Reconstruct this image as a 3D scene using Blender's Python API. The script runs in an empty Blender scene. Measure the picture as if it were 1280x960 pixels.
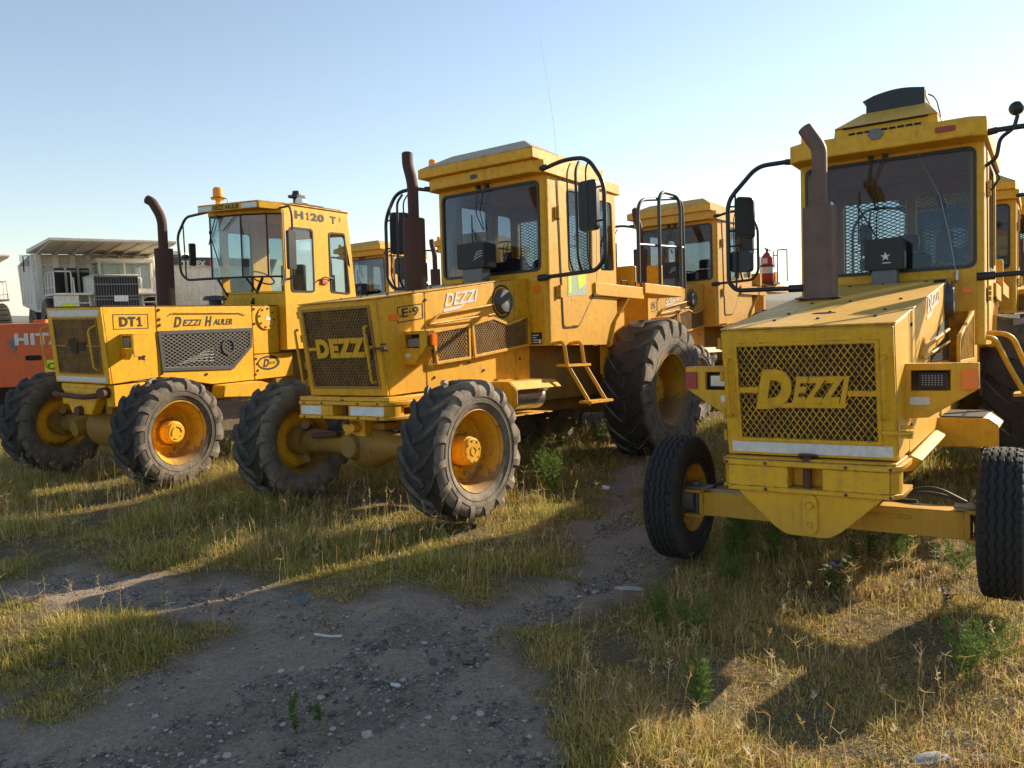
import bpy, bmesh, math, random
import numpy as np
from mathutils import Vector, Matrix
from mathutils.geometry import tessellate_polygon
R_=math.radians
scene=bpy.context.scene; COL=scene.collection
PI=math.pi
# ---------------------------------------------------------------- camera
cam_d=bpy.data.cameras.new('camera'); cam=bpy.data.objects.new('camera',cam_d); COL.objects.link(cam)
def _cam():
    p=R_(5.485); r=R_(1.583)
    fw=Vector((0,math.cos(p),-math.sin(p))); rt=Vector((1,0,0)); dn=fw.cross(rt)*1.0
    if dn.z>0: dn=-dn
    rt2=rt*math.cos(r)+dn*math.sin(r); dn2=-rt*math.sin(r)+dn*math.cos(r)
    m=Matrix((rt2,-dn2,-fw)).transposed().to_4x4(); m.translation=Vector((0,0,2.25)); return m
cam.matrix_world=_cam()
cam_d.sensor_width=36; cam_d.lens=1008.0/1280*36; cam_d.clip_start=.05; cam_d.clip_end=20000
scene.camera=cam
# ---------------------------------------------------------------- world, sun, exposure
SUN_AZ=55.5; SUN_EL=24.0
w=bpy.data.worlds.new('World'); scene.world=w; w.use_nodes=True
nt=w.node_tree; nt.nodes.clear()
sky=nt.nodes.new('ShaderNodeTexSky'); sky.sky_type='NISHITA'; sky.sun_disc=False
sky.sun_elevation=R_(SUN_EL); sky.sun_rotation=R_(SUN_AZ); sky.altitude=200; sky.air_density=1.1; sky.dust_density=.15; sky.ozone_density=1.5
bg=nt.nodes.new('ShaderNodeBackground'); bg.inputs['Strength'].default_value=.095
wo=nt.nodes.new('ShaderNodeOutputWorld'); hs=nt.nodes.new('ShaderNodeHueSaturation'); hs.inputs['Saturation'].default_value=.86; nt.links.new(sky.outputs[0],hs.inputs['Color']); nt.links.new(hs.outputs[0],bg.inputs[0]); nt.links.new(bg.outputs[0],wo.inputs[0])
sd=bpy.data.lights.new('sun','SUN'); sd.energy=5.0; sd.angle=R_(.55); sd.color=(1,.84,.62)
sun=bpy.data.objects.new('sun',sd); COL.objects.link(sun)
_a=R_(SUN_AZ); _e=R_(SUN_EL)
sun_dir=Vector((math.sin(_a)*math.cos(_e),math.cos(_a)*math.cos(_e),math.sin(_e)))
sun.rotation_euler=sun_dir.to_track_quat('Z','Y').to_euler()
vs=scene.view_settings; vs.view_transform='Standard'; vs.look='None'; vs.exposure=0.97; vs.gamma=1; vs.use_curve_mapping=False
scene.cycles.max_bounces=6; scene.cycles.transparent_max_bounces=12
rng=random.Random(7); nr=np.random.default_rng(11)
# ---------------------------------------------------------------- materials
class NT:
    def __init__(s,name):
        s.m=bpy.data.materials.new(name); s.m.use_nodes=True; s.t=s.m.node_tree; s.t.nodes.clear()
        s.out=s.n('ShaderNodeOutputMaterial'); s.p=s.n('ShaderNodeBsdfPrincipled'); s.l(s.p.outputs[0],s.out.inputs[0])
    def n(s,ty,**k):
        x=s.t.nodes.new(ty)
        for a,b in k.items(): setattr(x,a,b)
        return x
    def l(s,a,b): s.t.links.new(a,b)
    def coord(s,scale=(1,1,1),kind='Object'):
        c=s.n('ShaderNodeTexCoord'); m=s.n('ShaderNodeMapping'); m.inputs['Scale'].default_value=scale; s.l(c.outputs[kind],m.inputs[0]); return m.outputs[0]
    def noise(s,vec,scale,detail=4,rough=.6):
        x=s.n('ShaderNodeTexNoise'); x.inputs['Scale'].default_value=scale; x.inputs['Detail'].default_value=detail; x.inputs['Roughness'].default_value=rough; s.l(vec,x.inputs['Vector']); return x.outputs[0]
    def ramp(s,v,a,b,ca=(0,0,0,1),cb=(1,1,1,1)):
        x=s.n('ShaderNodeValToRGB'); e=x.color_ramp.elements; e[0].position=a; e[1].position=b; e[0].color=ca; e[1].color=cb; s.l(v,x.inputs[0]); return x.outputs[0]
    def mix(s,f,a,b):
        x=s.n('ShaderNodeMix',data_type='RGBA')
        for i,v in ((0,f),(6,a),(7,b)):
            if isinstance(v,(int,float)): x.inputs[i].default_value=v
            elif isinstance(v,tuple): x.inputs[i].default_value=(*v,1)[:4]
            else: s.l(v,x.inputs[i])
        return x.outputs[2]
    def math(s,op,a,b):
        x=s.n('ShaderNodeMath',operation=op)
        for i,v in ((0,a),(1,b)):
            if isinstance(v,(int,float)): x.inputs[i].default_value=v
            else: s.l(v,x.inputs[i])
        return x.outputs[0]
    def bump(s,h,st,dist=.01):
        b=s.n('ShaderNodeBump'); b.inputs['Strength'].default_value=st; b.inputs['Distance'].default_value=dist; s.l(h,b.inputs['Height']); s.l(b.outputs[0],s.p.inputs['Normal'])
def up_mask(N,a=.55,b=.95):
    g=N.n('ShaderNodeNewGeometry'); sx=N.n('ShaderNodeSeparateXYZ'); N.l(g.outputs['Normal'],sx.inputs[0]); return N.ramp(sx.outputs[2],a,b)
def paint(name,base,fade,rust=.5,dust=.35,rough=.42,low=(1.0,.25)):
    N=NT(name); v=N.coord()
    big=N.noise(v,1.7,5,.6); c=N.mix(N.math('MULTIPLY',N.ramp(big,.35,.7),.75),base,fade)
    vs_=N.coord((7,7,.55)); st=N.noise(vs_,2.2,5,.65)
    c=N.mix(N.math('MULTIPLY',N.ramp(st,.5,.82),.36),c,(.19,.10,.03))
    mot=N.noise(v,14,6,.7); c=N.mix(N.math('MULTIPLY',N.ramp(mot,.46,.72),.45),c,(.34,.19,.035))
    # worn edges showing primer and rust
    bv=N.n('ShaderNodeBevel'); bv.samples=3; bv.inputs['Radius'].default_value=.018; ge=N.n('ShaderNodeNewGeometry'); dt=N.n('ShaderNodeVectorMath',operation='DOT_PRODUCT'); N.l(bv.outputs[0],dt.inputs[0]); N.l(ge.outputs['True Normal'],dt.inputs[1])
    ed=N.ramp(dt.outputs['Value'],.80,.97,(1,1,1,1),(0,0,0,1)); en=N.noise(v,9,6,.75); c=N.mix(N.math('MULTIPLY',ed,N.ramp(en,.45,.56)),c,(.10,.055,.03))
    # rusty runs hanging from seams and bolts
    rn=N.noise(N.coord((16,16,1.1)),2.0,3,.5); c=N.mix(N.math('MULTIPLY',N.math('MULTIPLY',N.ramp(rn,.64,.72),N.ramp(big,.42,.6)),.55*rust),c,(.16,.065,.02))
    # rusty chips
    ch=N.noise(v,19,10,.74); ch2=N.noise(v,4.3,4,.7)
    m=N.math('MULTIPLY',N.ramp(ch,.585,.62),N.ramp(ch2,.64-.10*rust,.72-.08*rust)); c=N.mix(m,c,(.075,.032,.018))
    sc=N.noise(N.coord((40,2.5,40)),3,3,.5); c=N.mix(N.math('MULTIPLY',N.ramp(sc,.70,.73),.5),c,(.10,.05,.03))
    # mud / dust low down and on top faces
    c=N.mix(N.math('MULTIPLY',up_mask(N),N.math('MULTIPLY',N.ramp(mot,.25,.7),dust)),c,(.42,.35,.26))
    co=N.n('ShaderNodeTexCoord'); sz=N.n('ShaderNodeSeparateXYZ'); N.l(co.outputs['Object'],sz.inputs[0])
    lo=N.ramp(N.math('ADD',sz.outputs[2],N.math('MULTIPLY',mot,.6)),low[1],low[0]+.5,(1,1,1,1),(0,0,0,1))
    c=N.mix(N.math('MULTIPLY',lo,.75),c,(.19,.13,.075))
    N.l(c,N.p.inputs['Base Color'])
    N.l(N.ramp(mot,.2,.8,(rough-.08,)*3+(1,),(rough+.3,)*3+(1,)),N.p.inputs['Roughness'])
    N.p.inputs['Specular IOR Level'].default_value=.35
    N.bump(N.noise(v,3.5,4,.55),.22,.03); return N.m
def plain(name,col,rough=.6,metal=0,var=.35,scale=8,emit=None,spec=.4,bump=0):
    N=NT(name); v=N.coord(); n=N.noise(v,scale,6,.65)
    c=N.mix(N.math('MULTIPLY',N.ramp(n,.35,.7),var),tuple(col),tuple(x*.45+.02 for x in col))
    N.l(c,N.p.inputs['Base Color']); N.p.inputs['Roughness'].default_value=rough; N.p.inputs['Metallic'].default_value=metal; N.p.inputs['Specular IOR Level'].default_value=spec
    if bump: N.bump(N.noise(v,scale*3,5,.6),bump,.01)
    return N.m
def rubber(name,base,dusty,amt):
    N=NT(name); v=N.coord(); n=N.noise(v,6,6,.7); n2=N.noise(v,45,4,.6)
    tc=N.n('ShaderNodeTexCoord'); sn=N.n('ShaderNodeSeparateXYZ'); N.l(tc.outputs['Normal'],sn.inputs[0]); ab=N.math('ABSOLUTE',sn.outputs[1],0); side=N.ramp(ab,.35,.8)
    c=N.mix(N.math('MULTIPLY',N.ramp(n,.35,.68),amt*.16),base,dusty); c=N.mix(N.math('MULTIPLY',side,N.math('MULTIPLY',N.ramp(n,.15,.6),amt)),c,dusty)
    c=N.mix(N.math('MULTIPLY',N.ramp(n2,.45,.7),.35),c,(.012,.012,.013))
    c=N.mix(N.math('MULTIPLY',up_mask(N,.4,1),.15),c,dusty)
    N.l(c,N.p.inputs['Base Color']); N.p.inputs['Roughness'].default_value=.8; N.p.inputs['Specular IOR Level'].default_value=.3
    N.bump(n2,.35,.01); return N.m
def glass(name,tint,fac=.14):
    N=NT(name); N.t.nodes.remove(N.p)
    t=N.n('ShaderNodeBsdfTransparent'); t.inputs[0].default_value=(*tint,1)
    g=N.n('ShaderNodeBsdfGlossy'); g.inputs['Roughness'].default_value=.04; g.inputs[0].default_value=(.8,.85,.9,1)
    d=N.n('ShaderNodeBsdfDiffuse'); v=N.coord((1,1,.6)); dn=N.noise(v,3,6,.7); d.inputs[0].default_value=(.4,.36,.3,1)
    lw=N.n('ShaderNodeLayerWeight'); lw.inputs[0].default_value=.35
    f=N.math('ADD',N.math('MULTIPLY',lw.outputs['Fresnel'],.14),fac*.12)
    m=N.n('ShaderNodeMixShader'); N.l(f,m.inputs[0]); N.l(t.outputs[0],m.inputs[1]); N.l(g.outputs[0],m.inputs[2])
    m2=N.n('ShaderNodeMixShader'); N.l(N.math('MULTIPLY',N.ramp(dn,.35,.8),fac*.22),m2.inputs[0]); N.l(m.outputs[0],m2.inputs[1]); N.l(d.outputs[0],m2.inputs[2])
    N.l(m2.outputs[0],N.out.inputs[0]); return N.m
M={}
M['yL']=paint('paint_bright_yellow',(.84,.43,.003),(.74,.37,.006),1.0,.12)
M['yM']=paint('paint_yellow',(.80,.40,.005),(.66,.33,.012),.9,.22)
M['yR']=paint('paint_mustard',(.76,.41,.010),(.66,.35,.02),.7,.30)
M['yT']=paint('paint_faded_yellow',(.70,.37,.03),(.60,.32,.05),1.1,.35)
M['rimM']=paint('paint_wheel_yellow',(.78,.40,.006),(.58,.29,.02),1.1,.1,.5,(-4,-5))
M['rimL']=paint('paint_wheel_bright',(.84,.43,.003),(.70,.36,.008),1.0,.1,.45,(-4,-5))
M['rimT']=paint('paint_wheel_faded',(.70,.37,.02),(.55,.29,.05),1.2,.2,.5,(-4,-5))
M['grime']=paint('oily_axle_yellow',(.34,.19,.02),(.13,.08,.035),1.4,.2,.5,(.5,.2))
M['white']=plain('white_reflective',(.74,.74,.72),.4,0,.5,22)
M['roofM']=paint('sunbleached_roof',(.50,.40,.27),(.42,.34,.25),.3,.6)
M['black']=plain('black_steel',(.018,.018,.02),.42,0,.3,12)
M['dark']=plain('black_parts_and_shade',(.012,.011,.010),.9)  # near black: shade inside openings and slots put into colour, plus black parts
M['core']=plain('radiator_core',(.055,.038,.024),.85,0,.6,30,bump=.5)
M['inside']=plain('cab_plastic',(.035,.036,.04),.7)
M['grey']=plain('grey_steel',(.16,.16,.165),.5,.3,.5,10)
M['dgrey']=plain('charcoal_paint',(.06,.065,.07),.5,0,.5,14)
M['galv']=plain('bare_metal',(.5,.49,.46),.35,.8,.5,14)
M['rustpipe']=plain('rusted_stack',(.085,.034,.022),.75,.2,.75,7,bump=.3)
M['brownpipe']=plain('heat_browned_stack',(.17,.11,.085),.6,.35,.8,5,bump=.2)
M['rustmesh']=paint('rusty_mesh',(.42,.22,.035),(.25,.13,.05),1.2,.3)
M['rust']=plain('rusty_brown',(.13,.055,.03),.8,.1,.7,12,bump=.3)
M['tyre']=rubber('tyre_rubber',(.020,.020,.022),(.24,.20,.155),.8)
M['tyred']=rubber('tyre_rubber_dusty',(.026,.025,.025),(.30,.25,.19),.9)
M['tyrek']=rubber('truck_tyre_rubber',(.02,.02,.021),(.085,.078,.068),.4)
M['glass']=glass('dark_cab_glass',(.62,.66,.70))
M['glassc']=glass('clear_cab_glass',(.72,.80,.82),.3)
M['lens']=plain('orange_lens',(1,.20,.008),.25,0,.2,20)
M['beacon']=plain('amber_beacon',(.95,.30,.01),.25,0,.2,20)
M['red']=plain('red_lens',(.35,.02,.02),.3)
M['lampglass']=plain('lamp_glass',(.34,.36,.38),.12,.5,.6,60)
M['textblack']=plain('black_lettering',(.02,.02,.018),.6,0,.6,60)
M['textwhite']=plain('white_lettering',(.72,.70,.66),.55,0,.45,30)
M['hotwhite']=paint('truck_white',(.82,.79,.71),(.70,.65,.56),1.0,.4,.5,(.6,0))
M['cw']=paint('counterweight_red',(.75,.13,.03),(.62,.11,.04),.5,.3,.5,(.4,0))
M['sticker']=plain('lime_sticker',(.62,.80,.02),.5,0,.15,20)
M['stickpale']=plain('pale_sticker',(.45,.55,.42),.5,0,.7,40)
M['extred']=plain('extinguisher_red',(.42,.04,.035),.4,0,.4,14)
M['redbag']=plain('pink_red_plastic',(.6,.06,.08),.5)
# ---------------------------------------------------------------- mesh builder
def ident(u,v,w): return (u,v,w)
def _area(l): return sum(l[i][0]*l[(i+1)%len(l)][1]-l[(i+1)%len(l)][0]*l[i][1] for i in range(len(l)))/2
def tess(loops):
    want=abs(_area(loops[0]))-sum(abs(_area(h)) for h in loops[1:]); flat=[p for l in loops for p in l]; best=None
    for att in range(12):
        ls=[]; mp=[]; b=0
        for li,l in enumerate(loops):
            n=len(l); idx=[(i+att*(li+1))%n for i in range(n)]
            if (att%2) and li: idx.reverse()
            ls.append([Vector((l[i][0],l[i][1],0)) for i in idx]); mp+=[b+i for i in idx]; b+=n
        tr=[tuple(mp[k] for k in t) for t in tessellate_polygon(ls)]
        got=sum(abs(_area([flat[k] for k in t])) for t in tr); err=abs(got-want)
        if best is None or err<best[0]: best=(err,tr)
        if err<1e-5*max(want,1e-6)+1e-9: break
    if best[0]>want*.002+1e-9: print('TESS problem',best[0],want,len(loops))
    return best[1]
class MB:
    def __init__(s): s.v=[]; s.f=[]; s.mi=[]; s.cur=0
    def add(s,vs,fs):
        b=len(s.v); s.v+= [tuple(x) for x in vs]; s.f+=[tuple(i+b for i in f) for f in fs]; s.mi+=[s.cur]*len(fs); return s
    def box(s,x0,x1,y0,y1,z0,z1):
        return s.hexa([(x0,y0,z0),(x1,y0,z0),(x1,y1,z0),(x0,y1,z0),(x0,y0,z1),(x1,y0,z1),(x1,y1,z1),(x0,y1,z1)])
    def hexa(s,p): return s.add(p,[(0,3,2,1),(4,5,6,7),(0,1,5,4),(1,2,6,5),(2,3,7,6),(3,0,4,7)])
    def prism(s,outer,w0,w1,mp,holes=()):
        loops=[list(outer)]+[list(h) for h in holes]
        flat=[p for l in loops for p in l]; n=len(flat)
        tris=tess(loops)
        vs=[mp(p[0],p[1],w0) for p in flat]+[mp(p[0],p[1],w1) for p in flat]
        fs=[tuple(t) for t in tris]+[tuple(i+n for i in reversed(t)) for t in tris]
        b=0
        for l in loops:
            k=len(l)
            for i in range(k):
                j=(i+1)%k; fs.append((b+i,b+j,b+j+n,b+i+n))
            b+=k
        return s.add(vs,fs)
    def tube(s,path,r,seg=8,closed=False,cap=True):
        P=[Vector(p) for p in path]; n=len(P); rr=r if isinstance(r,(list,tuple)) else [r]*n
        T=[]
        for i in range(n):
            a=P[(i-1)%n] if (closed or i>0) else P[i]; b=P[(i+1)%n] if (closed or i<n-1) else P[i]
            T.append((b-a).normalized())
        up=Vector((0,0,1)) if abs(T[0].z)<.9 else Vector((1,0,0))
        u=T[0].cross(up).normalized(); vs=[]
        for i in range(n):
            u=(u-T[i]*u.dot(T[i])).normalized(); v=T[i].cross(u)
            for k in range(seg):
                a=2*PI*k/seg; vs.append(P[i]+(u*math.cos(a)+v*math.sin(a))*rr[i])
        fs=[]
        for i in range(n if closed else n-1):
            for k in range(seg):
                k2=(k+1)%seg; j=(i+1)%n; fs.append((i*seg+k,i*seg+k2,j*seg+k2,j*seg+k))
        if cap and not closed: fs.append(tuple(reversed(range(seg)))); fs.append(tuple((n-1)*seg+k for k in range(seg)))
        return s.add(vs,fs)
    def cyl(s,p0,p1,r0,r1=None,seg=20): return s.tube([p0,p1],[r0,r0 if r1 is None else r1],seg)
    def lathe(s,prof,mp,seg=32,closed=False):
        # prof: (axial, radius); mp(axial, rcos, rsin)
        n=len(prof); vs=[]
        for k in range(seg):
            a=2*PI*k/seg
            for (y,r) in prof: vs.append(mp(y,r*math.cos(a),r*math.sin(a)))
        fs=[]
        for k in range(seg):
            k2=(k+1)%seg
            for i in range(n if closed else n-1):
                j=(i+1)%n; fs.append((k*n+i,k*n+j,k2*n+j,k2*n+i))
        return s.add(vs,fs)
    def ball(s,c,r,seg=12,sz=1):
        pr=[(-math.cos(PI*i/8),max(math.sin(PI*i/8),.001)) for i in range(9)]
        return s.lathe(pr,lambda y,a,b:(c[0]+a*r,c[1]+b*r,c[2]+y*r*sz),seg)
    def text(s,t,w,h,o,ux,uz,th=.004,shear=0,bold=0):
        vs,fs=text_geo(t,shear,bold); xs=[p[0] for p in vs]; ys=[p[1] for p in vs]
        x0,x1,y0,y1=min(xs),max(xs),min(ys),max(ys); sx=w/(x1-x0); sy=h/(y1-y0)
        o=Vector(o); ux=Vector(ux).normalized(); uz=Vector(uz).normalized(); un=ux.cross(uz)
        return s.add([o+ux*((p[0]-x0)*sx)+uz*((p[1]-y0)*sy)+un*(p[2]*th/.02) for p in vs],fs)
    def build(s,name,mat,parent=None,bevel=0,sharp=38,smooth=True):
        me=bpy.data.meshes.new(name); me.from_pydata(s.v,[],s.f)
        ms=mat if isinstance(mat,(list,tuple)) else [mat]
        for m in ms: me.materials.append(M[m] if isinstance(m,str) else m)
        if len(ms)>1: me.polygons.foreach_set('material_index',s.mi)
        bm=bmesh.new(); bm.from_mesh(me); bmesh.ops.recalc_face_normals(bm,faces=bm.faces); bm.to_mesh(me); bm.free()
        if smooth:
            me.polygons.foreach_set('use_smooth',[True]*len(me.polygons)); me.set_sharp_from_angle(angle=R_(sharp))
        me.update(); o=bpy.data.objects.new(name,me); COL.objects.link(o)
        if parent: o.parent=parent
        if bevel:
            b=o.modifiers.new('bevel','BEVEL'); b.width=bevel; b.segments=2; b.limit_method='ANGLE'; b.angle_limit=R_(40); b.harden_normals=False
        return o
_tc={}
def text_geo(t,shear=0,bold=0):
    k=(t,shear,bold)
    if k in _tc: return _tc[k]
    cu=bpy.data.curves.new('t','FONT'); cu.body=t; cu.shear=shear; cu.extrude=.01; cu.resolution_u=3; cu.offset=bold; cu.space_character=1.0+bold*2.2
    ob=bpy.data.objects.new('t',cu); COL.objects.link(ob)
    dg=bpy.context.evaluated_depsgraph_get(); me=bpy.data.meshes.new_from_object(ob.evaluated_get(dg))
    vs=[tuple(v.co) for v in me.vertices]; vs=[(a,b,c+.01) for a,b,c in vs]; fs=[tuple(p.vertices) for p in me.polygons]
    bpy.data.objects.remove(ob); bpy.data.curves.remove(cu); bpy.data.meshes.remove(me); _tc[k]=(vs,fs); return _tc[k]
def rpath(pts,r=.08,n=5,closed=False):
    P=[Vector(p) for p in pts]; out=[]; N=len(P)
    for i in range(N):
        if not closed and i in (0,N-1): out.append(P[i]); continue
        a=P[(i-1)%N]; b=P[i]; c=P[(i+1)%N]; d1=(a-b); d2=(c-b); q=min(r,d1.length*.45,d2.length*.45)
        s0=b+d1.normalized()*q; s1=b+d2.normalized()*q
        for k in range(n+1):
            t=k/n; out.append(s0*(1-t)**2+b*2*t*(1-t)+s1*t*t)
    return out
def rrect(u0,u1,v0,v1,r,n=4): return [(p.x,p.y) for p in rpath([(u0,v0,0),(u1,v0,0),(u1,v1,0),(u0,v1,0)],r,n,True)]
def rpoly(pts,r,n=4): return [(p.x,p.y) for p in rpath([(a,b,0) for a,b in pts],r,n,True)]
def ring(n,r,c=(0,0)): return [(c[0]+r*math.cos(2*PI*i/n),c[1]+r*math.sin(2*PI*i/n)) for i in range(n)]
YZ=lambda x,sx=1:(lambda u,v,w:(x+w,u,v))          # plate facing X: (y,z)
XZ=lambda y:(lambda u,v,w:(u,y+w,v))                # plate facing Y: (x,z)
XY=lambda z:(lambda u,v,w:(u,v,z+w))
def clipseg(poly,p,d):
    ts=[]; n=len(poly)
    for i in range(n):
        a=poly[i]; b=poly[(i+1)%n]; ex=b[0]-a[0]; ey=b[1]-a[1]; det=d[0]*(-ey)+d[1]*ex
        if abs(det)<1e-9: continue
        rx=a[0]-p[0]; ry=a[1]-p[1]; t=(rx*(-ey)+ry*ex)/det; s=(d[0]*ry-d[1]*rx)/det
        if 0<=s<1: ts.append(t)
    ts.sort(); return [(ts[i],ts[i+1]) for i in range(0,len(ts)-1,2)]
def diamond(mb,poly,mp,pu=.055,pv=.085,wd=.008,th=.004):
    us=[p[0] for p in poly]; vs=[p[1] for p in poly]; cu=(min(us)+max(us))/2; cv=(min(vs)+max(vs))/2
    for k,sg in enumerate((1,-1)):
        d=Vector((pu,sg*pv)).normalized(); nrm=Vector((-d.y,d.x)); step=abs(pu*pv)/math.hypot(pu,pv)
        ext=max(max(us)-min(us),max(vs)-min(vs))*1.5; K=int(ext/step)+1
        for i in range(-K,K+1):
            p=(cu+nrm.x*i*step,cv+nrm.y*i*step)
            for t0,t1 in clipseg(poly,p,d):
                if t1-t0<.004: continue
                a=Vector(p)+d*t0; b=Vector(p)+d*t1; h=nrm*wd/2; o=k*th*.8
                q=[a-h,b-h,b+h,a+h]; mb.hexa([mp(x.x,x.y,o) for x in q]+[mp(x.x,x.y,o+th) for x in q])
def empty(name,loc=(0,0,0),label=None,cat=None,group=None):
    o=bpy.data.objects.new(name,None); o.empty_display_size=.3; COL.objects.link(o); o.location=loc
    if label: tag(o,label,cat,group)
    return o
def tag(o,label=None,cat=None,group=None,kind=None):
    if label: o['label']=label
    if cat: o['category']=cat
    if group: o['group']=group
    if kind: o['kind']=kind
    return o
def tframe(x,y,z,a,ro,pi):
    F=Vector((-math.sin(a)*math.cos(pi),-math.cos(a)*math.cos(pi),math.sin(pi))); L=Vector((math.cos(a),-math.sin(a),0)); U=F.cross(L)
    L2=L*math.cos(ro)+U*math.sin(ro); U2=F.cross(L2)
    m=Matrix((F,L2,U2)).transposed().to_4x4(); m.translation=Vector((x,y,z)); return m
# ---------------------------------------------------------------- ground
def vnoise(x,y,s,seed):
    g=np.random.default_rng(seed).random((256,256)); x=np.asarray(x)/s+1000.3; y=np.asarray(y)/s+1000.7
    xi=np.floor(x).astype(int); yi=np.floor(y).astype(int); fx=x-xi; fy=y-yi; fx=fx*fx*(3-2*fx); fy=fy*fy*(3-2*fy)
    a=g[xi%256,yi%256]; b=g[(xi+1)%256,yi%256]; c=g[xi%256,(yi+1)%256]; d=g[(xi+1)%256,(yi+1)%256]
    return (a*(1-fx)+b*fx)*(1-fy)+(c*(1-fx)+d*fx)*fy-.5
def gh(x,y):
    x=np.asarray(x,float); y=np.asarray(y,float); near=np.clip(1-(y-12)/40,0,1)
    return near*(.10*vnoise(x,y,2.3,1)+.05*vnoise(x,y,.8,2))+.02*vnoise(x,y,.25,3)*near+.4*vnoise(x,y,60,4)*np.clip((y-40)/60,0,1)-.01
DIRT=[(-9,6.7),(-4.31,6.54),(-3.85,7.1),(-2.87,6.52),(-2.09,6.45),(-1.28,6.04),(-.97,6.3),(-.29,5.88),(.36,6.55),(.69,7.98),(1.3,10.17),(1.6,13.5),(2.25,13.5),(2.0,12),(1.5,9.2),(1.25,8.2),(1.35,6.88),(.96,6.12),(.42,5.67),(-.02,5.41),(.03,4.9),(.22,4.38),(.34,3.73),(.5,1.5),(-9,1.5)]
PATCH=[(-9,6.1),(-4.13,6.2),(-3.79,6.25),(-3.14,6.18),(-2.19,5.56),(-2.2,5.23),(-2.57,4.79),(-2.68,4.54),(-3.27,4.88),(-9,5.0)]
def sdist(poly,x,y):
    x=np.asarray(x,float); y=np.asarray(y,float); ins=np.zeros(x.shape,bool); d=np.full(x.shape,1e9); n=len(poly)
    for i in range(n):
        ax,ay=poly[i]; bx,by=poly[(i+1)%n]; ex,ey=bx-ax,by-ay
        t=np.clip(((x-ax)*ex+(y-ay)*ey)/(ex*ex+ey*ey),0,1); d=np.minimum(d,np.hypot(x-ax-t*ex,y-ay-t*ey))
        c=((ay>y)!=(by>y))&(x<(bx-ax)*(y-ay)/(by-ay+1e-12)+ax); ins^=c
    return np.where(ins,d,-d)
def bare(x,y):
    """>0 on bare dirt (metres inside), <0 in grass"""
    j=.45*vnoise(x,y,.55,21)+.18*vnoise(x,y,.17,22)
    a=sdist(DIRT,x,y); b=sdist(PATCH,x,y); s=np.minimum(a,-b)+j
    return s
# ---------------------------------------------------------------- tyres and wheels
def lerp(a,b,t): return a+(b-a)*t
def carcass(r,w,rim,lug,flat=.78):
    rc=r-lug; h=w/2; rm=(rc+rim)/2+.02
    return [(-h*.74,rim-.005),(-h*.84,rim+.025),(-h*.96,lerp(rim,rm,.6)),(-h,rm),(-h*.985,lerp(rm,rc,.45)),(-h*.93,rc-.035),(-h*.82,rc-.010),(-h*.45,rc),(0,rc+.004),
            (h*.45,rc),(h*.82,rc-.010),(h*.93,rc-.035),(h*.985,lerp(rm,rc,.45)),(h,rm),(h*.96,lerp(rim,rm,.6)),(h*.84,rim+.025),(h*.74,rim-.005)]
def lug_tyre(r,w,rim,nl,lug,lw,sweep,side,seed=1,wear=0):
    mb=MB(); g=random.Random(seed); pr=carcass(r,w,rim,lug); mb.lathe(pr,lambda y,a,b:(a,y,b),64)
    h=w/2; rc=r-lug
    # raised rings on the outer sidewall
    for q in (.35,.62):
        rr=lerp(rim+.02,rc-.04,q); yy=h*(.965 if q<.5 else 1.0)
        mb.lathe([(yy-.012,rr-.008),(yy+.004,rr-.004),(yy+.004,rr+.004),(yy-.012,rr+.008)],lambda y,a,b:(a,y*side,b),64,True)
    S=[0,.2,.4,.6,.8,.93,1.0,1.03]
    for sd in (-1,1):
        for i in range(nl):
            a0=2*PI*(i+(.5 if sd>0 else 0))/nl+g.uniform(-.006,.006); L=[]
            for s in S:
                y=sd*h*min(s,1.0)*.985+sd*(-.03 if s==0 else 0)
                ang=a0+sweep*(s**1.25); ww=lw*lerp(1.0,1.35,s)/2/r
                if s<=.8: b_=rc-.012; t_=r-.004*abs(s)-g.random()*.004*wear
                elif s<=.93: b_=rc-.05; t_=r-.012-wear*.004
                elif s<=1.0: b_=rc-.09; t_=rc-.012
                else: b_=lerp(rim,rc,.62); t_=lerp(rim,rc,.72); y=sd*(h*1.0+.004)
                if s>1.0: b_=lerp(rim,rc,.55)
                L.append((y,ang,ww,b_,t_))
            vs=[]
            for (y,ang,ww,b_,t_) in L:
                for (da,rr,yy) in ((-ww,b_,y),(-ww*.82,t_,y+(sd*.012 if abs(y)>h*.95 else 0)),(ww*.82,t_,y+(sd*.012 if abs(y)>h*.95 else 0)),(ww,b_,y)):
                    vs.append((rr*math.cos(ang+da),yy,rr*math.sin(ang+da)))
            n=len(L); fs=[]
            for k in range(n-1):
                for q in range(3): fs.append((k*4+q,k*4+q+1,(k+1)*4+q+1,(k+1)*4+q))
            fs.append((0,1,2,3)); fs.append(((n-1)*4+3,(n-1)*4+2,(n-1)*4+1,(n-1)*4)); mb.add(vs,fs)
    return mb
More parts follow.
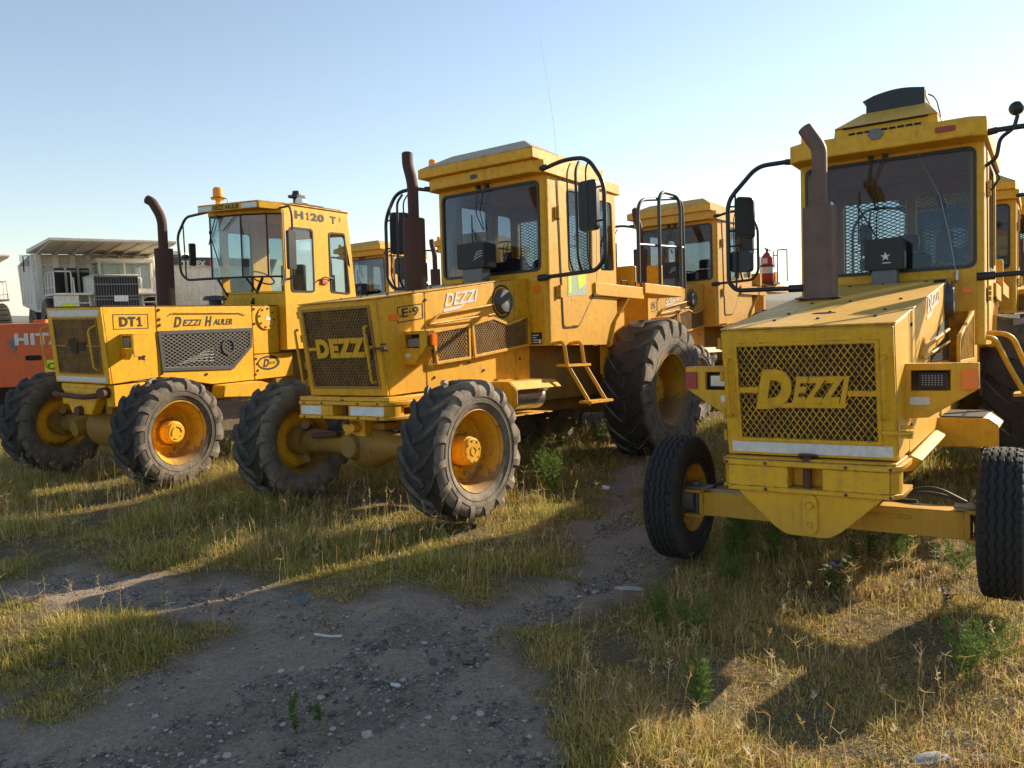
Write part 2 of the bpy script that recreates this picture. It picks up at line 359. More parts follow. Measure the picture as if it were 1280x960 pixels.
def road_tyre(r,w,rim,side):
    mb=MB(); h=w/2; NA=180; prof=[]
    for y,rr in carcass(r,w,rim,.0): prof.append((y,rr))
    body=[p for p in prof if abs(p[0])>h*.8]; left=[p for p in body if p[0]<0]; right=[p for p in body if p[0]>0]
    ys=np.linspace(-h*.80,h*.80,49); full=left+[(y,r-.012*(abs(y)/(h*.8))**4) for y in ys]+right; n=len(full); vs=[]
    for k in range(NA):
        a=2*PI*k/NA; zz=.007*(1 if (k//3)%2 else -1); zz*= (abs((k%3)-1)==0)*.4+.6
        for (y,rr) in full:
            if abs(y)<h*.80:
                for gy in (-.62,-.21,.21,.62):
                    if abs(y-gy*h*.80-zz)<.0075: rr-=.016
                if abs(y)>h*.60 and k%5==0: rr-=.014
            elif rr>r*.9 and k%5==0: rr-=.010
            vs.append((rr*math.cos(a),y,rr*math.sin(a)))
    fs=[(k*n+i,k*n+i+1,((k+1)%NA)*n+i+1,((k+1)%NA)*n+i) for k in range(NA) for i in range(n-1)]
    mb.add(vs,fs)
    for q in (.3,.6):
        rr=lerp(rim+.02,r-.05,q)
        for s2 in (-1,1): mb.lathe([(h*.97*s2,rr-.006),(h*1.0*s2+.004*s2,rr),(h*.97*s2,rr+.006)],lambda y,a,b:(a,y,b),64)
    return mb
def rim_mesh(rim,w,side,yd,kind):
    mb=MB(); h=w/2*.78; mp=lambda y,a,b:(a,y*side,b)
    o=rim
    mb.lathe([(-h-.01,o+.022),(-h+.02,o+.012),(-h+.05,o-.012),(0,o-.045),(h-.06,o-.016),(h-.02,o+.010),(h+.012,o+.024),(h+.020,o+.016),(h-.012,o-.004),(h-.055,o-.034),(0,o-.062),(-h+.055,o-.030),(-h+.01,o-.004)],mp,56,True)
    # dished disc
    dr=o-.05
    mb.lathe([(yd+.02,dr),(yd-.03,dr-.05),(yd-.045,dr*.62),(yd-.02,dr*.5),(yd-.02,.0005),(yd-.05,.0005),(yd-.05,dr*.5),(yd-.07,dr*.62),(yd-.055,dr-.05),(yd,dr)],mp,48,True)
    if kind=='big':
        mb.lathe([(h+.0,o+.02),(h+.035,o+.035),(h+.04,o+.055),(h+.02,o+.06),(h-.01,o+.03)],mp,56,True)
    return mb
def hub_mesh(side,y0,y1,r0,r1,nb,rb,kind):
    mb=MB(); mp=lambda y,a,b:(a,y*side,b); d=y1-y0
    mb.lathe([(y0-.02,.0005),(y0-.02,r0),(y0+d*.75,r0*.96),(y0+d*.8,r1*1.06),(y1-.01,r1),(y1,r1-.012),(y1,.0005)],mp,32)
    for i in range(nb):
        a=2*PI*i/nb; x,z=rb*math.cos(a),rb*math.sin(a)
        mb.cyl((x,(y0-.03)*side,z),(x,(y0+.02)*side,z),.014,.013,6)
    if kind=='planet':
        mb.lathe([(y1,.05),(y1+.006,.05),(y1+.006,.036),(y1,.036)],mp,24)
        for i in range(8):
            a=2*PI*i/8+.2; x,z=r1*.82*math.cos(a),r1*.82*math.sin(a); mb.cyl((x,(y1-.01)*side,z),(x,(y1+.008)*side,z),.012,.011,6)
    if kind=='arcs':
        for k in range(3):
            a=2*PI*k/3; pts=[(r1*.6*math.cos(a+t),(y1+.003)*side,r1*.6*math.sin(a+t)) for t in np.linspace(0,1.5,8)]; mb.tube(pts,.008,5)
    return mb
def wheel(root,kind,c,side,steer=0,spin=0,mats=('rimM','tyre'),seed=1):
    if kind=='ag': r,w,rim,yd=.725,.50,.40,-.02
    elif kind=='big': r,w,rim,yd=1.07,.66,.50,-.06
    else: r,w,rim,yd=.53,.29,.27,.06
    key=(kind,side)
    def mk(n,f,mat):
        k=(n,key,mat)
        if k in _wc: o=bpy.data.objects.new(n,_wc[k]); COL.objects.link(o); return o
        o=f().build(n,mat,sharp=30); _wc[k]=o.data; return o
    rim_o=mk('wheel',lambda:rim_mesh(rim,w,side,yd,kind),mats[0])
    if kind=='ag': ty=mk('tyre',lambda:lug_tyre(r,w,rim,16,.050,.072,.46,side,3,1),mats[1])
    elif kind=='big': ty=mk('tyre',lambda:lug_tyre(r,w,rim,19,.036,.20,.30,side,5,1),mats[1])
    else: ty=mk('tyre',lambda:road_tyre(r,w,rim,side),mats[1])
    if kind=='ag': hb=mk('hub',lambda:hub_mesh(side,-.03,.15,.155,.13,10,.20,'planet' if mats[0]!='rimL' else 'arcs'),mats[0])
    elif kind=='big': hb=mk('hub',lambda:hub_mesh(side,-.09,.06,.24,.19,16,.31,'planet'),mats[0])
    else: hb=mk('hub',lambda:hub_mesh(side,.03,.12,.11,.085,8,.15,'planet'),mats[0])
    rim_o.parent=root; rim_o.location=c; rim_o.rotation_euler=(0,spin,steer)
    ty.parent=rim_o; hb.parent=rim_o
    return rim_o
_wc={}
# ---------------------------------------------------------------- hauler tractor with slanted bonnet (several stand in the yard)
def inset(p,w):
    cx=sum(a for a,b in p)/len(p); cy=sum(b for a,b in p)/len(p); n=len(p); inn=[]; ar=_area(p)
    for i in range(n):
        a=Vector(p[i-1]); b=Vector(p[i]); c=Vector(p[(i+1)%n]); d1=(b-a).normalized(); d2=(c-b).normalized()
        n1=Vector((-d1.y,d1.x)); n2=Vector((-d2.y,d2.x)); s=1 if ar>0 else -1
        m=(n1+n2).normalized(); k=w/max(m.dot(n1),.4); inn.append(tuple(b+m*s*k))
    return inn
def frame_seg(mb,p,th=.03,w=.05,mp=None):
    inn=inset(p,w); mb.prism(p,0,th,mp,[inn]); return inn
def hauler(name,label,pose,P,group=None):
    root=empty(name); root.matrix_world=tframe(*pose); tag(root,label,'tractor',group)
    Y=P['paint']; far=P.get('far',False)
    xt,xb,hw,zt,zb,xc,zr,xw,sill,wt,ws=[P[k] for k in ('xt','xb','hw','zt','zb','xc','zr','xw','sill','wt','ws')]
    cw=.9; xr=xw-1.82; rb=P['rb']; fl=1.78; sl=(xt-xb)/(zt-zb)
    def B(n,mb,m,par=root,bev=0,**k): return mb.build(n,m,par,0 if far else bev,**k)
    # --- bonnet in two sections with a real gap
    def hood_sec(x0,x1,front=False):
        zt_=lambda x: zt+(zr-zt)*(xt-x)/(xt-xc); f=lambda z:(xb+sl*(z-zb)) if front else x0
        zb0=zb+.004; zb1=zb+(.08)*min(1,(xt-x1)/2)
        a=(f(zt),zt_(x0)); b=(f(zb0),zb0); c=(x1,zb1); d=(x1,zt_(x1)); return [a,b,c,d]
    xs=xt-.72 if P['v']=='M' else xt-.62
    m=MB(); m.prism(hood_sec(xt,xs,True),-hw,hw,XZ(0)); m.prism(hood_sec(xs-.012,xc),-hw,hw,XZ(0))
    m.prism([(xc-.004,zb+.085),(xc-.004,zr),(xw+.003,zr+.02),(xw+.003,zb+.085)],-hw,hw,XZ(0)); hood=B('bonnet',m,Y,bev=.008)
    m=MB(); m.box(xw+.1,xb-.1,-hw+.02,hw-.02,zb+.11,zt-.06); B('engine_bay',m,'dark')
    # top sheet, slightly proud, with front lip
    k=(zr-zt)/(xt-xc); m=MB(); zz=lambda x:zt+k*(xt-x)
    m.hexa([(xt+.015,-hw-.008,zt+.001),(xt+.015,hw+.008,zt+.001),(xc,hw+.008,zr+.002),(xc,-hw-.008,zr+.002),(xt+.015,-hw-.008,zt+.014),(xt+.015,hw+.008,zt+.014),(xc,hw+.008,zr+.015),(xc,-hw-.008,zr+.015)])
    top=B('bonnet_top',m,P.get('toppaint',Y),bev=.004)
    m=MB()
    for x in (xt-.35,xt-.75,xt-1.5,xc+.3):
        for y in (-.3,.02,.42): m.cyl((x,y,zz(x)+.014),(x,y,zz(x)+.028),.016,.012,8)
    m.prism(ring(20,.05),0,.003,lambda u,v,w_:(xt-.72+u,v*1.8-.02,zz(xt-.72+u)+.0165+w_)); B('bolts',m,'black',top)
    # --- front door and grille on the slanted front
    nrm=Vector((1,0,-sl)).normalized(); upv=Vector((sl,0,1)).normalized(); hgt=(zt-zb)/upv.z
    def F(u,v,w_): # v: 0 bottom .. hgt top
        p=Vector((xb,0,zb))+upv*v+nrm*w_; return (p.x,u,p.z)
    vz=lambda z:(z-zb)/upv.z
    gw,g0,g1=P['grille']
    outer=[(-hw+.005,.012),(hw-.005,.012),(hw-.005,hgt-.012),(-hw+.005,hgt-.012)]
    gp=[(-gw,g0),(gw,g0),(gw,g1),(-gw,g1)]
    m=MB(); m.prism(outer,.002,.035,F,[gp])
    door=B('grille_door',m,Y,bev=.005)
    m=MB(); m.prism([(-gw-.01,g0-.01),(gw+.01,g0-.01),(gw+.01,g1+.01),(-gw-.01,g1+.01)],.003,.006,F); B('radiator',m,'core',door)
    m=MB(); diamond(m,gp,lambda u,v,w_:F(u,v,w_+.022),P.get('dpu',.055),P.get('dpv',.085),.0065); frame_seg(m,inset(gp,-.01),.012,.028,lambda u,v,w_:F(u,v,w_+.034))
    B('mesh_screen',m,P.get('meshmat',Y),door)
    m=MB()
    if P['v']=='R':
        vc=vz(P['logo'][1]); y0,y1=P['logo'][0]
        m.text('D',.27,.30,F(y0-.02,vc-.02,.036),(0,1,0),upv,.012,.25,.07)
        m.text('EZZI',y1-y0-.26,.20,F(y0+.25,vc+.025,.036),(0,1,0),upv,.012,.3,.055)
        m.prism([(y0+.10,vc-.012),(y1-.05,vc-.004),(y1-.03,vc+.03),(y0+.20,vc+.028)],.034,.046,F)
        m.prism([(-gw,vc+.10),(y0+.01,vc+.10),(y0+.01,vc+.145),(-gw,vc+.145)],.034,.044,F); m.prism([(y1-.03,vc+.08),(gw,vc+.08),(gw,vc+.12),(y1-.03,vc+.12)],.034,.044,F)
    else:
        vc=vz(P['logo'][1]); y0,y1=P['logo'][0]
        m.text('DEZZI',y1-y0,.21,F(y0,vc,.036),(0,1,0),upv,.012,.0,.07)
        m.prism([(-gw,vc+.085),(y0+.01,vc+.085),(y0+.01,vc+.12),(-gw,vc+.12)],.034,.044,F); m.prism([(y1-.01,vc+.085),(gw,vc+.085),(gw,vc+.12),(y1-.01,vc+.12)],.034,.044,F)
    B('badge_lettering',m,Y,door)
    if P['v']=='R':
        m=MB(); m.prism([(-hw+.04,.035),(hw-.03,.035),(hw-.03,.115),(-hw+.04,.115)],.035,.039,F); B('reflective_strip',m,'white',door)
    # door handles
    hy=(-hw+.05,hw-.07) if P['v']=='R' else (-hw+.01,hw-.14)
    for y in hy:
        v0,v1=(hgt*.33,hgt*.78) if P['v']=='R' else (hgt*.16,hgt*.74); dy=-.03 if (P['v']=='M' and y<0) else 0
        m=MB(); m.tube(rpath([F(y+dy*2,v0,.03),F(y+dy,v0,.095),F(y+dy,v1,.095),F(y+dy*2,v1,.03)],.05),.015,8); B('grab_handle',m,Y,door)
    m=MB(); vl=hgt*.22 if P['v']=='R' else hgt*.5
    m.box(*(sorted((F(0,vl,.04)[0],F(0,vl,.09)[0]))),hw-.09,hw+.10,F(0,vl,0)[2]-.012,F(0,vl,0)[2]+.012)
    for dz in (-.035,.03): m.cyl((F(0,vl,.05)[0],hw+.06,F(0,vl,0)[2]+dz),(F(0,vl,.05)[0],hw+.06,F(0,vl,0)[2]+dz+.02),.04,.035,10)
    B('door_latch',m,'rust' if P['v']=='M' else Y,door)
    m=MB()
    for v in (hgt*.12,hgt*.3,hgt*.6,hgt*.86): m.cyl(F(-hw-.012,v,.02),F(-hw-.012,v+.08,.02),.016,.016,8)
    B('hinge',m,Y,door)
    # --- bumper with pin pocket
    bz0,bz1=P['bump']; bw=hw+P.get('bumpw',.02); bx=xb+P.get('bumpx',.10)
    m=MB()
    pl=[(bx,-bw+.06),(bx,bw-.06),(bx-.10,bw),(bx-.55,bw),(bx-.55,-bw),(bx-.10,-bw)]
    m.prism(pl,bz0,bz0+.035,lambda u,v,w_:(u,v,w_)); m.prism(pl,bz1-.05,bz1-.01,lambda u,v,w_:(u,v,w_)); hz=(bz0+.034,bz1-.051)
    for (ya,yb) in ((-bw+.065,-.12),(.12,bw-.065)): m.box(bx-.30,bx-.012,ya,yb,*hz)
    m.box(bx-.30,bx-.16,-.121,.121,*hz)
    for s in (-1,1): m.hexa([(bx-.012,s*(bw-.064),hz[0]),(bx-.11,s*(bw-.012),hz[0]),(bx-.2,s*(bw-.012),hz[0]),(bx-.2,s*(bw-.064),hz[0]),(bx-.012,s*(bw-.064),hz[1]),(bx-.11,s*(bw-.012),hz[1]),(bx-.2,s*(bw-.012),hz[1]),(bx-.2,s*(bw-.064),hz[1])])
    m.box(bx-.56,bx-.04,-bw+.03,bw-.03,bz1-.009,zb-.003)
    bump=B('bumper',m,Y,bev=.006)
    m=MB(); m.cyl((bx-.09,0,bz0-.06),(bx-.09,0,bz1+.02),.032,.032,14); m.cyl((bx-.09,0,bz1-.008),(bx-.09,0,bz1+.012),.06,.055,14)
    m.tube(rpath([(bx-.16,-.05,bz1+.01),(bx-.05,-.06,bz1+.04),(bx-.03,.05,bz1+.045),(bx-.14,.06,bz1+.02)],.05),.011,7); B('tow_pin',m,'rust',bump)
    if P['v']=='M':
        for a,b in ((-bw+.10,-bw+.42),(.16,bw-.07)): m=MB(); m.box(bx-.013,bx-.006,a,b,hz[0]+.012,hz[1]-.012); B('reflective_strip',m,'white',bump)
    # V plate / keel under the bumper
    if P['v']=='R':
        m=MB(); m.prism(rpoly([(-.50,bz0),(.52,bz0),(.24,P['vz']+.05),(.16,P['vz']),(-.14,P['vz']),(-.22,P['vz']+.05)],.04),-.05,0,lambda u,v,w_:(bx-.03+w_,u,v))
        B('keel_plate',m,Y,bump,bev=.005)
        m=MB(); m.prism([( .055*math.cos(a),(.09 if math.sin(a)>0 else -.09)+.055*math.sin(a)) for a in np.linspace(0,2*PI,24,endpoint=False)],0,.02,lambda u,v,w_:(bx-.029+w_,u+.03,v+(bz0+P['vz'])/2+.01))
        m.cyl((bx-.01,.03,bz0-.08),(bx+.02,.03,bz0-.08),.028,.024,6); m.cyl((bx-.01,.03,P['vz']+.09),(bx-.004,.03,P['vz']+.09),.018,.018,12); B('pivot_lug',m,Y,bump)
    # --- side stuff, tractor left (+Y) in detail and right
    z_=lambda x:zz(x)
    for s in (1,-1):
        sy=lambda y,s=s:(lambda u,v,w_:(u,s*(y+w_),v))
        if s==1 or not far:
            # louvre rib
            rx0,rx1=P['rib']
            m=MB(); z0=P['ribz']
            m.prism([(rx0,z0-.04),(rx0-.14,z0+.06),(rx1,z0+.20),(rx1,z0+.13)],.001,.02,sy(hw)); m.tube([(rx0-.02,s*(hw+.03),z0-.03),(rx0-.16,s*(hw+.055),z0+.075),(rx1,s*(hw+.055),z0+.215)],.013,8)
            m.tube([(rx0-.02,s*(hw+.03),z0-.035),(rx1,s*(hw+.06),z0+.10)],.011,8); B('side_rail',m,Y,hood)
        # diamond guards
        for i,(poly,dark) in enumerate(P['guards']):
            m=MB(); yy=P['guardy']; inn=frame_seg(m,poly,.028,.035,sy(yy)); m.prism(poly,-(yy-hw)-.0,-(yy-hw)+.0005,sy(yy)) if False else None
            # side cheeks joining guard to bonnet
            g=B('side_guard',m,Y,root,bev=.003)
            m=MB(); diamond(m,inn,sy(yy+.012),.045,.05,.007); B('mesh_screen',m,P.get('meshmat',Y) if P['v']=='R' else 'rustmesh',g)
            m=MB(); m.prism(inset(poly,.02),.002,.006,sy(hw)); B('vent_shade_plate',m,'core',g)  # dark plate on the solid side; its colour stands for the opening's shade
            if yy-hw>.06:
                m=MB(); n=len(poly)
                for q in range(n):
                    a=poly[q]; b=poly[(q+1)%n]; 
                    if q in P.get('cheeks',(0,1,2,3)): m.add([(a[0],s*hw,a[1]),(b[0],s*hw,b[1]),(b[0],s*(yy+.01),b[1]),(a[0],s*(yy+.01),a[1]),(a[0],s*hw,a[1]-.004),(b[0],s*hw,b[1]-.004),(b[0],s*(yy+.01),b[1]-.004),(a[0],s*(yy+.01),a[1]-.004)],[(0,1,2,3),(7,6,5,4),(0,4,5,1),(1,5,6,2),(2,6,7,3),(3,7,4,0)])
                B('guard_cheek',m,Y,g)
        # round air cleaner
        ax,az,ar=P['airc']
        m=MB(); m.lathe([(hw-.1,ar*1.0),(hw+.006,ar),(hw+.012,ar*1.05),(hw+.004,ar*1.12),(hw-.1,ar*1.12)],lambda y,a,b:(ax+a,s*y,az+b),36,True)
        ac=B('air_cleaner_rim',m,'black',hood)
        m=MB(); m.lathe([(hw-.08,.0005),(hw-.08,ar*.98),(hw-.0,ar*.86),(hw+.055,ar*.82),(hw+.075,ar*.72),(hw+.08,ar*.3),(hw+.07,.0005)],lambda y,a,b:(ax+a,s*y,az+b),36); B('air_cleaner',m,'dgrey',ac)
        # bolts and stickers on the side
        m=MB()
        for (x,z) in P['bolts']: m.cyl((x,s*(hw-.002),z),(x,s*(hw+.014),z),.016,.014,8)
        B('bolts',m,'black',hood)
        # skirt rail under the bonnet
        m=MB(); q=P['rail']; m.prism(q,-.001,0.0,ident) if False else None
        (x0,z0,z1),(x1,z2,z3)=q
        m.hexa([(x0,s*(hw-.08),z0-.12),(x0,s*(hw+.02),z1-.1),(x0,s*(hw+.10),z1-.02),(x0,s*hw,z0+.02),(x1,s*(hw-.08),z2-.12),(x1,s*(hw+.02),z3-.1),(x1,s*(hw+.10),z3-.02),(x1,s*hw,z2+.02)])
        B('chassis_skirt',m,Y,bev=.02)
        # headlight housing: open box facing forward with an angled outer end
        hx,h0,h1,hyo=P['hl']; yi=hw-.01; yo=hyo
        fp=[(yi,h1),(yo,h1),(yo,h0+(h1-h0)*.55),(yi+.16,h0+.012),(yi,h0)]
        win=[(yi+.05,h1-.045),(yi+.30,h1-.045),(yi+.30,h1-.19),(yi+.05,h1-.19)] if P['v']=='R' else [(yi+.035,h1-.03),(yi+.235,h1-.03),(yi+.235,h1-.175),(yi+.035,h1-.175)]
        m=MB(); fpx=lambda u,v,w_:(hx+w_,s*u,v)
        m.prism(fp,-.012,0,fpx,[win])
        bk=[(yi,h1),(yo,h1),(yo,h0+(h1-h0)*.55),(yi+.16,h0+.012),(yi,h0)]
        for q in range(5):
            a=bk[q]; b=bk[(q+1)%5]; m.prism([(0,0),(1,0),(1,1),(0,1)],-.003,.003,lambda u,v,w_,a=a,b=b:(hx-.004-u*.26*(1-.55*max(0,(lerp(a[0],b[0],v)-yi)/(yo-yi))),s*(lerp(a[0],b[0],v)),lerp(a[1],b[1],v)+w_))
        hl=B('headlight_housing',m,Y,bev=.003)
        m=MB(); m.box(hx-.13,hx-.12,*sorted((s*(yi+.02),s*(yi+.33))),h1-.22,h1-.02); B('housing_back',m,'inside',hl)
        m=MB(); yc=yi+(.185 if P['v']=='R' else .135); 
        ya,yb_=sorted((s*(yc-.09),s*(yc+.09))); m.prism(rrect(ya,yb_,h1-.17,h1-.065,.015),-.11,-.03,lambda u,v,w_:(hx+w_,u,v)); lb=B('headlight',m,'black',hl,bev=.004)
        m=MB(); m.prism(rrect(ya+.012,yb_-.012,h1-.16,h1-.075,.01),-.03,-.022,lambda u,v,w_:(hx+w_,u,v)); B('lens',m,'lampglass' if not (P['v']=='R' and s==1) else 'inside',lb,bev=.003)
        if P['v']=='R':
            m=MB(); m.prism(rrect(*sorted((s*(yi+.04),s*(yi+.17))),h0+.10,h0+.155,.01),0.001,.008,lambda u,v,w_:(hx+w_,u,v)); B('reflector',m,'white',hl)
            if s==1:
                m=MB()
                for a in range(7):
                    for b in range(5): m.box(hx-.0215,hx-.0185,s*(yc-.065+a*.02),s*(yc-.065+a*.02)+.006,h1-.152+b*.016,h1-.147+b*.016)
                B('led_dots',m,'white',lb)
        else:
            m=MB(); m.prism(rrect(*sorted((s*(yi+.04),s*(yi+.11))),h0+.08,h0+.12,.01),0.001,.006,lambda u,v,w_:(hx+w_,u,v)); B('reflector',m,'white',hl)
        m=MB(); m.prism(rrect(*sorted((s*(yo-.10),s*(yo-.005))),h1-.18,h1-.04,.012),-.05,.018,lambda u,v,w_:(hx+w_,u,v)) if P['v']=='R' else m.prism(rrect(hx-.14,hx-.06,h1-.15,h1-.03,.01),0,.02,lambda u,v,w_:(u,s*(yo+w_),v))
        B('indicator',m,'lens' if s==1 or P['v']=='M' else 'red',hl,bev=.004)
    if P['v']=='M':
        m=MB(); m.prism(rrect(xt-.30,xt-.18,zt-.21,zt-.15,.006),.001,.014,lambda u,v,w_:(u,hw+w_,v)); B('side_marker',m,'lens',hood)
    # --- lettering
    if P.get('plate'):
        (x0,x1,z0,z1),txt=P['plate']
        m=MB(); 
        if txt:
            pp=[(x0,z0+.0),(x1,z0+(x0-x1)*k),(x1,z1+(x0-x1)*k),(x0,z1)]
            frame_seg(m,pp,.002,.010,lambda u,v,w_:(u,hw+.002+w_,v))
            m.text(txt,(x0-x1)*.66,(z1-z0)*.58,(x0-(x0-x1)*.17,hw+.003,z0+(z1-z0)*.22+.02),(-1,0,k),(0,0,1),.002,0,.02); B('number_plate',m,'textblack',hood)
    if P.get('decal'):
        x0,x1,z0,h=P['decal']; m=MB(); m.text('DEZZI',x0-x1,h,(x0,hw+.004,z0),(-1,0,k),(0,0,1),.002,.35,.03)
        m.prism([(x0+.02,z0-.06),(x0-.25,z0-.05+.25*k),(x1-.02,z0+.10+(x0-x1)*k),(x0-.3,z0-.015+.3*k),(x0+.02,z0-.03)],.003,.004,lambda u,v,w_:(u,hw+w_,v)); B('decal',m,'textwhite',hood)
    # --- exhaust stack
    ex,ey,ez,er,mh,kind=P['exh']
    m=MB(); z0=zz(ex)-.02
    em='brownpipe' if P['v']=='R' else 'rustpipe'
    if P['v']=='R':
        m.prism(rrect(-er,er,-er,er,er*.55),0,mh,lambda u,v,w_:(ex+u,ey+v,z0+w_)); m.box(ex-er-.05,ex+er+.05,ey-er-.05,ey+er+.05,z0+.03,z0+.045)
    else: m.cyl((ex,ey,z0),(ex,ey,z0+mh),er,er,24)
    st=B('exhaust_stack',m,em,bev=.01)
    m=MB(); pr=er*.50
    if kind=='elbow':
        m.tube(rpath([(ex,ey,z0+mh-.02),(ex,ey,z0+mh+.55),(ex-.01,ey-.13,z0+mh+.76)],.05),pr,16)
    else:
        m.tube(rpath([(ex,ey,z0+mh-.02),(ex,ey,z0+mh+.42),(ex-.03,ey-.10,z0+mh+.66),(ex-.05,ey-.12,z0+mh+.80)],.22,8),[pr]*11+[pr*.8] if False else pr,16)
    B('exhaust_pipe',m,em,st)
    # --- cab shell
    c=Y; R=.07
    m=MB(); m.prism([(-cw+R,fl),(cw-R,fl),(cw-R,rb),(-cw+R,rb)],-.04,0,YZ(xw),[rrect(-ws,ws,sill,wt,.07)])
    for s in (-1,1): m.cyl((xw-R,s*(cw-R),fl),(xw-R,s*(cw-R),rb),R,R,20)
    # side walls with door and rear window openings
    dp=P['door']; sdp=[(xw+a,b) for a,b in dp]; rw=[(xw+a,b) for a,b in P['rwin']]
    for s in (-1,1):
        wall=[(xw-R,fl),(xw-R,rb),(xr,rb),(xr,fl+.3),(xr+.3,fl)]
        m.prism(wall,-.035,0,lambda u,v,w_,s=s:(u,s*(cw+w_),v),[rpoly(sdp,.06),rpoly(rw,.06)])
    # rear wall
    m.prism([(-cw+.04,fl+.3),(cw-.04,fl+.3),(cw-.04,rb),(-cw+.04,rb)],-.0,.04,YZ(xr),[rrect(-.80,-.05,sill-.15,wt-.12,.06),rrect(.05,.80,sill-.15,wt-.12,.06)])
    m.box(xr+.05,xw-.05,-cw+.04,cw-.04,fl,fl+.04)
    cab=B('cab',m,c,sharp=30)
    m=MB(); ws_in=rrect(-ws,ws,sill,wt,.07); m.prism(rrect(-ws-.022,ws+.022,sill-.022,wt+.022,.09),.001,.012,YZ(xw),[rrect(-ws+.012,ws-.012,sill+.012,wt-.012,.06)]); gk=B('windscreen_gasket',m,'black',cab)
    m=MB(); m.prism(ws_in,-.014,-.008,YZ(xw)); B('windscreen',m,P['glass'],cab)
    for s in (-1,1):
        m=MB(); m.prism(rpoly(rw,.06),-.02,-.014,lambda u,v,w_:(u,s*(cw+w_),v)); B('side_window',m,P['glass'],cab)
        # door: panel with window hole, dark seal, hinges, handle
        dq=inset(sdp,.014); win=rpoly([(xw+a,b) for a,b in P['dwin']],.07)
        m=MB(); m.prism(rpoly(dq,.06),-.03,.012,lambda u,v,w_:(u,s*(cw+w_),v),[win]); dr=B('door',m,c,cab,bev=.004)
        m=MB(); m.prism(rpoly(inset(sdp,-.004),.06),.0015,.008,lambda u,v,w_:(u,s*(cw+w_),v),[rpoly(inset(sdp,.013),.06)]); m.prism(rpoly(inset([(xw+a,b) for a,b in P['dwin']],-.015),.08),.0125,.018,lambda u,v,w_:(u,s*(cw+w_),v),[rpoly(inset([(xw+a,b) for a,b in P['dwin']],.012),.06)]); B('door_seal',m,'black',dr)
        m=MB(); m.prism(win,-.012,-.006,lambda u,v,w_:(u,s*(cw+w_),v)); B('door_window',m,P['glass'],dr)
        for z in (sill-.35,wt-.45):
            m=MB()
            for q in range(3): m.cyl((sdp[0][0]+.005,s*(cw+.024),z+q*.055),(sdp[0][0]+.005,s*(cw+.024),z+q*.055+.045),.02,.02,10)
            m.box(sdp[0][0]-.07,sdp[0][0]+.07,*sorted((s*(cw+.012),s*(cw+.02))),z,z+.15); B('hinge',m,c,dr)
        m=MB(); hx_=xw+P['dwin'][1][0]+.02; m.box(hx_-.10,hx_+.02,*sorted((s*(cw+.02),s*(cw+.045))),sill-.30,sill-.27); B('door_handle',m,'black',dr)
    if P['v']=='M' and not far:
        m=MB(); m.prism([(xw-.46,2.42),(xw-.95,2.46),(xw-.95,2.78),(xw-.46,2.74)],.0125,.0145,lambda u,v,w_:(u,cw+w_,v)); st_=B('sticker',m,'stickpale',cab)
        m=MB(); m.prism([(xw-.74,2.52),(xw-.92,2.60),(xw-.92,2.78),(xw-.70,2.76)],.015,.016,lambda u,v,w_:(u,cw+w_,v)); B('sticker_green',m,'sticker',st_); m=MB(); m.prism([(xw-.48,2.46),(xw-.56,2.47),(xw-.56,2.70),(xw-.48,2.70)],.015,.016,lambda u,v,w_:(u,cw+w_,v)); B('sticker_green',m,'sticker',st_)
    if P['v']=='R':
        m=MB(); m.prism([(xw-.46,2.10),(xw-.60,2.10),(xw-.60,2.48),(xw-.46,2.48)],.0125,.0145,lambda u,v,w_:(u,cw+w_,v)); B('sticker',m,'sticker',cab)
    for y in (-.42,.42):
        m=MB(); m.prism(rrect(y-.375,y+.375,sill-.15,wt-.12,.06),.01,.016,YZ(xr)); B('rear_window',m,'glassc',cab)
        m=MB(); pp=[(y-.39,sill-.16),(y+.39,sill-.16),(y+.39,wt-.11),(y-.39,wt-.11)]; frame_seg(m,pp,.02,.02,YZ(xr-.05)); diamond(m,pp,YZ(xr-.045),.10,.045,.011); B('rear_window_guard',m,'black',cab)
    # marker and data plate on the front wall, tractor left
    m=MB(); m.prism(rrect(.70,.79,sill-.27,sill-.21,.008),.001,.016,YZ(xw)); B('marker_lamp',m,'lens',cab)
    if P['v']=='M' and not far:
        m=MB(); m.prism(rrect(.64,.80,1.80,1.95,.004),.001,.005,YZ(xw)); dpl=B('data_plate',m,'textblack',cab)
        m=MB()
        for q in range(4): m.box(xw+.0055,xw+.007,.655,.655+(.09,.12,.06,.10)[q],1.82+q*.03,1.832+q*.03)
        m.box(xw+.0055,xw+.007,.75,.79,1.81,1.86); B('data_plate_print',m,'white',dpl)
    # interior
    m=MB(); sx=xw-1.05; m.prism(rrect(-.26,.26,-.25,.25,.08),0,.14,lambda u,v,w_:(sx+u,v,sill-.42+w_)); m.prism(rrect(-.25,.25,0,.62,.12),-.12,0,lambda u,v,w_:(sx-.22-v*.14+w_,u,sill-.30+v)); m.prism(rrect(-.13,.13,.64,.84,.05),-.1,0,lambda u,v,w_:(sx-.22-v*.14+w_,u,sill-.30+v)); m.box(sx-.15,sx+.15,-.15,.15,fl+.04,sill-.42); B('seat',m,'inside',cab,bev=.02)
    m=MB(); m.box(xw-.32,xw-.06,-.80,.80,fl+.05,sill-.03); m.prism([(xw-.32,sill-.03),(xw-.06,sill-.03),(xw-.10,sill+.16),(xw-.26,sill+.16)],-.18,.30,lambda u,v,w_:(u,w_+.1,v)); B('dashboard',m,'inside',cab,bev=.02)
    m=MB(); cc=Vector((xw-.50,.1,sill+.10)); ax_=Vector((-.55,0,.8)).normalized(); u_=ax_.cross(Vector((0,1,0))).normalized(); v_=Vector((0,1,0))
